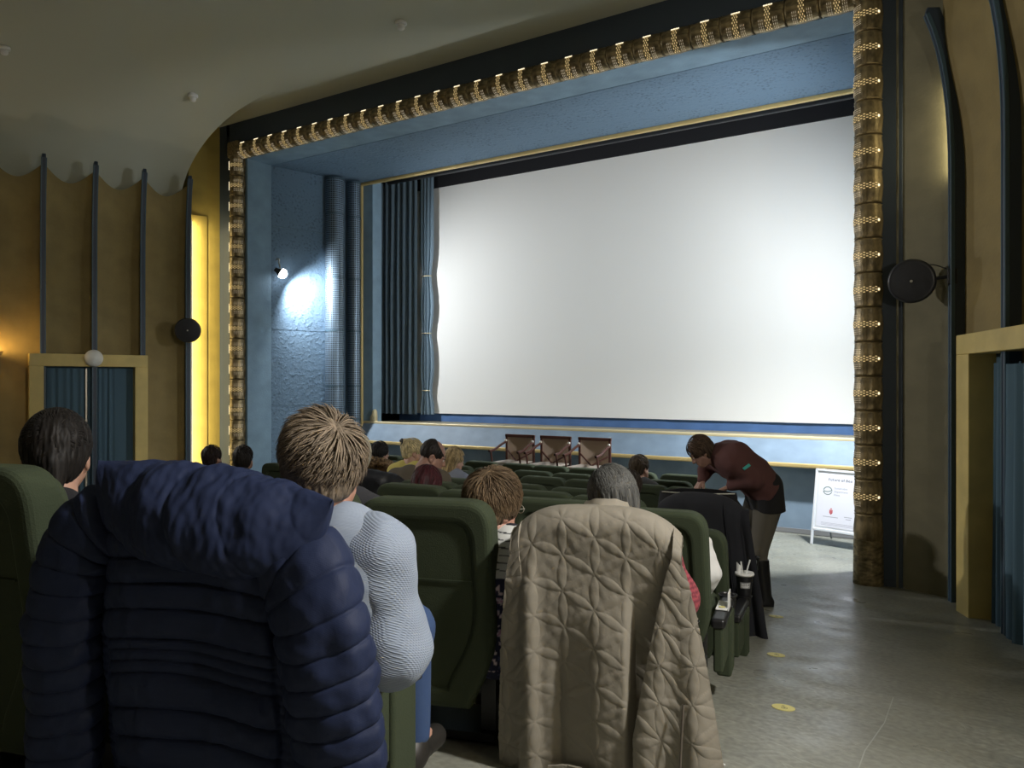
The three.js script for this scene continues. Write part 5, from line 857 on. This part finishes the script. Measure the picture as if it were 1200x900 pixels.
// drink cup in the holder of the low aisle seat
{
  const s = SEATS.low, p = new THREE.Vector3(0.30, 0.35, -0.535).applyAxisAngle(new THREE.Vector3(0, 1, 0), s.rotation.y).add(s.position); p.y += 0.0;
  const t = thing('drink_cup', 'tall black drink cup with white lid and straws', 'cup', p, 0.3);
  part('cup', lathe([[0, 0], [0.034, 0], [0.055, 0.23], [0.058, 0.232], [0.054, 0.234], [0, 0.23]], 32), std(rgb(0.012, 0.012, 0.014), { roughness: 0.35 }), t);
  part('lid', lathe([[0, 0.238], [0.045, 0.238], [0.05, 0.246], [0.06, 0.246], [0.063, 0.236], [0.06, 0.226], [0, 0.228]], 32), M.white, t);
  part('straw', bar(new THREE.Vector3(0.005, 0.22, 0), new THREE.Vector3(0.035, 0.33, 0), 0.005), M.white, t);
  part('straw', [bar(new THREE.Vector3(-0.01, 0.22, 0.0), new THREE.Vector3(-0.022, 0.315, 0), 0.005)], M.white, t);
  part('napkin', sheet(6, 6, (u, v) => [-0.05 + 0.028 * u, 0.24 + 0.07 * v * (1 - 0.3 * u), 0.01 * Math.sin(u * 3), u, v], 0.002), M.white, t);
  part('cup_band', lathe([[0.0365, 0.03], [0.0375, 0.03], [0.0382, 0.04], [0.0372, 0.04]], 32), M.white, t);
  const cv = document.createElement('canvas'); cv.width = 256; cv.height = 128; const c = cv.getContext('2d'); c.fillStyle = '#8d8d8d'; c.fillRect(0, 0, 256, 128); c.fillStyle = '#e4e4e4'; c.font = 'bold 58px serif'; c.fillText('Royal', 34, 62); c.fillRect(30, 80, 190, 14); c.fillRect(50, 102, 150, 10);
  const tx = new THREE.CanvasTexture(cv); tx.colorSpace = THREE.SRGBColorSpace;
  part('label', grid(12, 1, (u, v) => { const a = lerp(-0.65, 0.65, u) + 0.1, r = lerp(0.0528, 0.0495, v) + 0.001; return [Math.sin(a) * r, lerp(0.19, 0.15, v), Math.cos(a) * r, u, 1 - v]; }), std(0xffffff, { map: tx, roughness: 0.5 }), t);
}
// white garment showing beside the tall aisle seat
{
  const s = SEATS.aisle, p = new THREE.Vector3(0.235, 0.62, -0.14).applyAxisAngle(new THREE.Vector3(0, 1, 0), s.rotation.y).add(s.position);
  const g = nets((x, y, z) => blend([cone([0, 0.16, 0], [0.01, 0.02, 0], 0.035, 0.06), cone([0.01, 0.02, 0], [-0.01, -0.06, -0.02], 0.06, 0.04)], 0.03)(x, y, z) - 0.008 * noise(x * 30, y * 14, z * 30), [-0.12, -0.15, -0.12], [0.12, 0.25, 0.12], 0.008);
  const w = tag(part('white_garment', g, wool(0.62, 0.62, 0.6)), 'white bundled garment beside the tall aisle seat', 'clothing'); w.position.copy(p);
  // seat number plate on the arm
  const q = new THREE.Vector3(0.30, 0.445, -0.30).applyAxisAngle(new THREE.Vector3(0, 1, 0), s.rotation.y).add(s.position), t = thing('paper_cards', 'white cards lying on the aisle armrest', 'paper', q, s.rotation.y);
  part('card', box(0.055, 0.004, 0.16, 0, 0.0, 0), M.white, t); part('card', box(0.004, 0.09, 0.1, 0.03, 0.03, 0), M.white, t); part('dot', cyl(0.016, 0.016, 0.002, 0, 0.004, 0.04, 20), std(rgb(0.6, 0.52, 0.2)), t);
}
// hanging white paper strip by the boots and a cord on the stage front
{
  const t = tag(part('paper_strip', sheet(4, 20, (u, v) => [lerp(-0.025, 0.02, u) * (0.4 + 0.8 * v), -0.4 * v, 0.02 * Math.sin(v * 3), u * 0.05, v * 0.4], 0.002), M.white), 'narrow white strip hanging by the black coat', 'paper'); t.position.copy(V(-1.80, 0.80, 6.25));
  const c = tag(part('cable', tube([V(-3.72, EYE - 0.74, 10.72), V(-3.76, EYE - 0.85, 10.66), V(-3.79, EYE - 0.95, 10.58)], 0.007, 12, 6), M.white), 'short white cord hanging down the pale blue stage front', 'cord');
}
renderer.render(scene, camera);
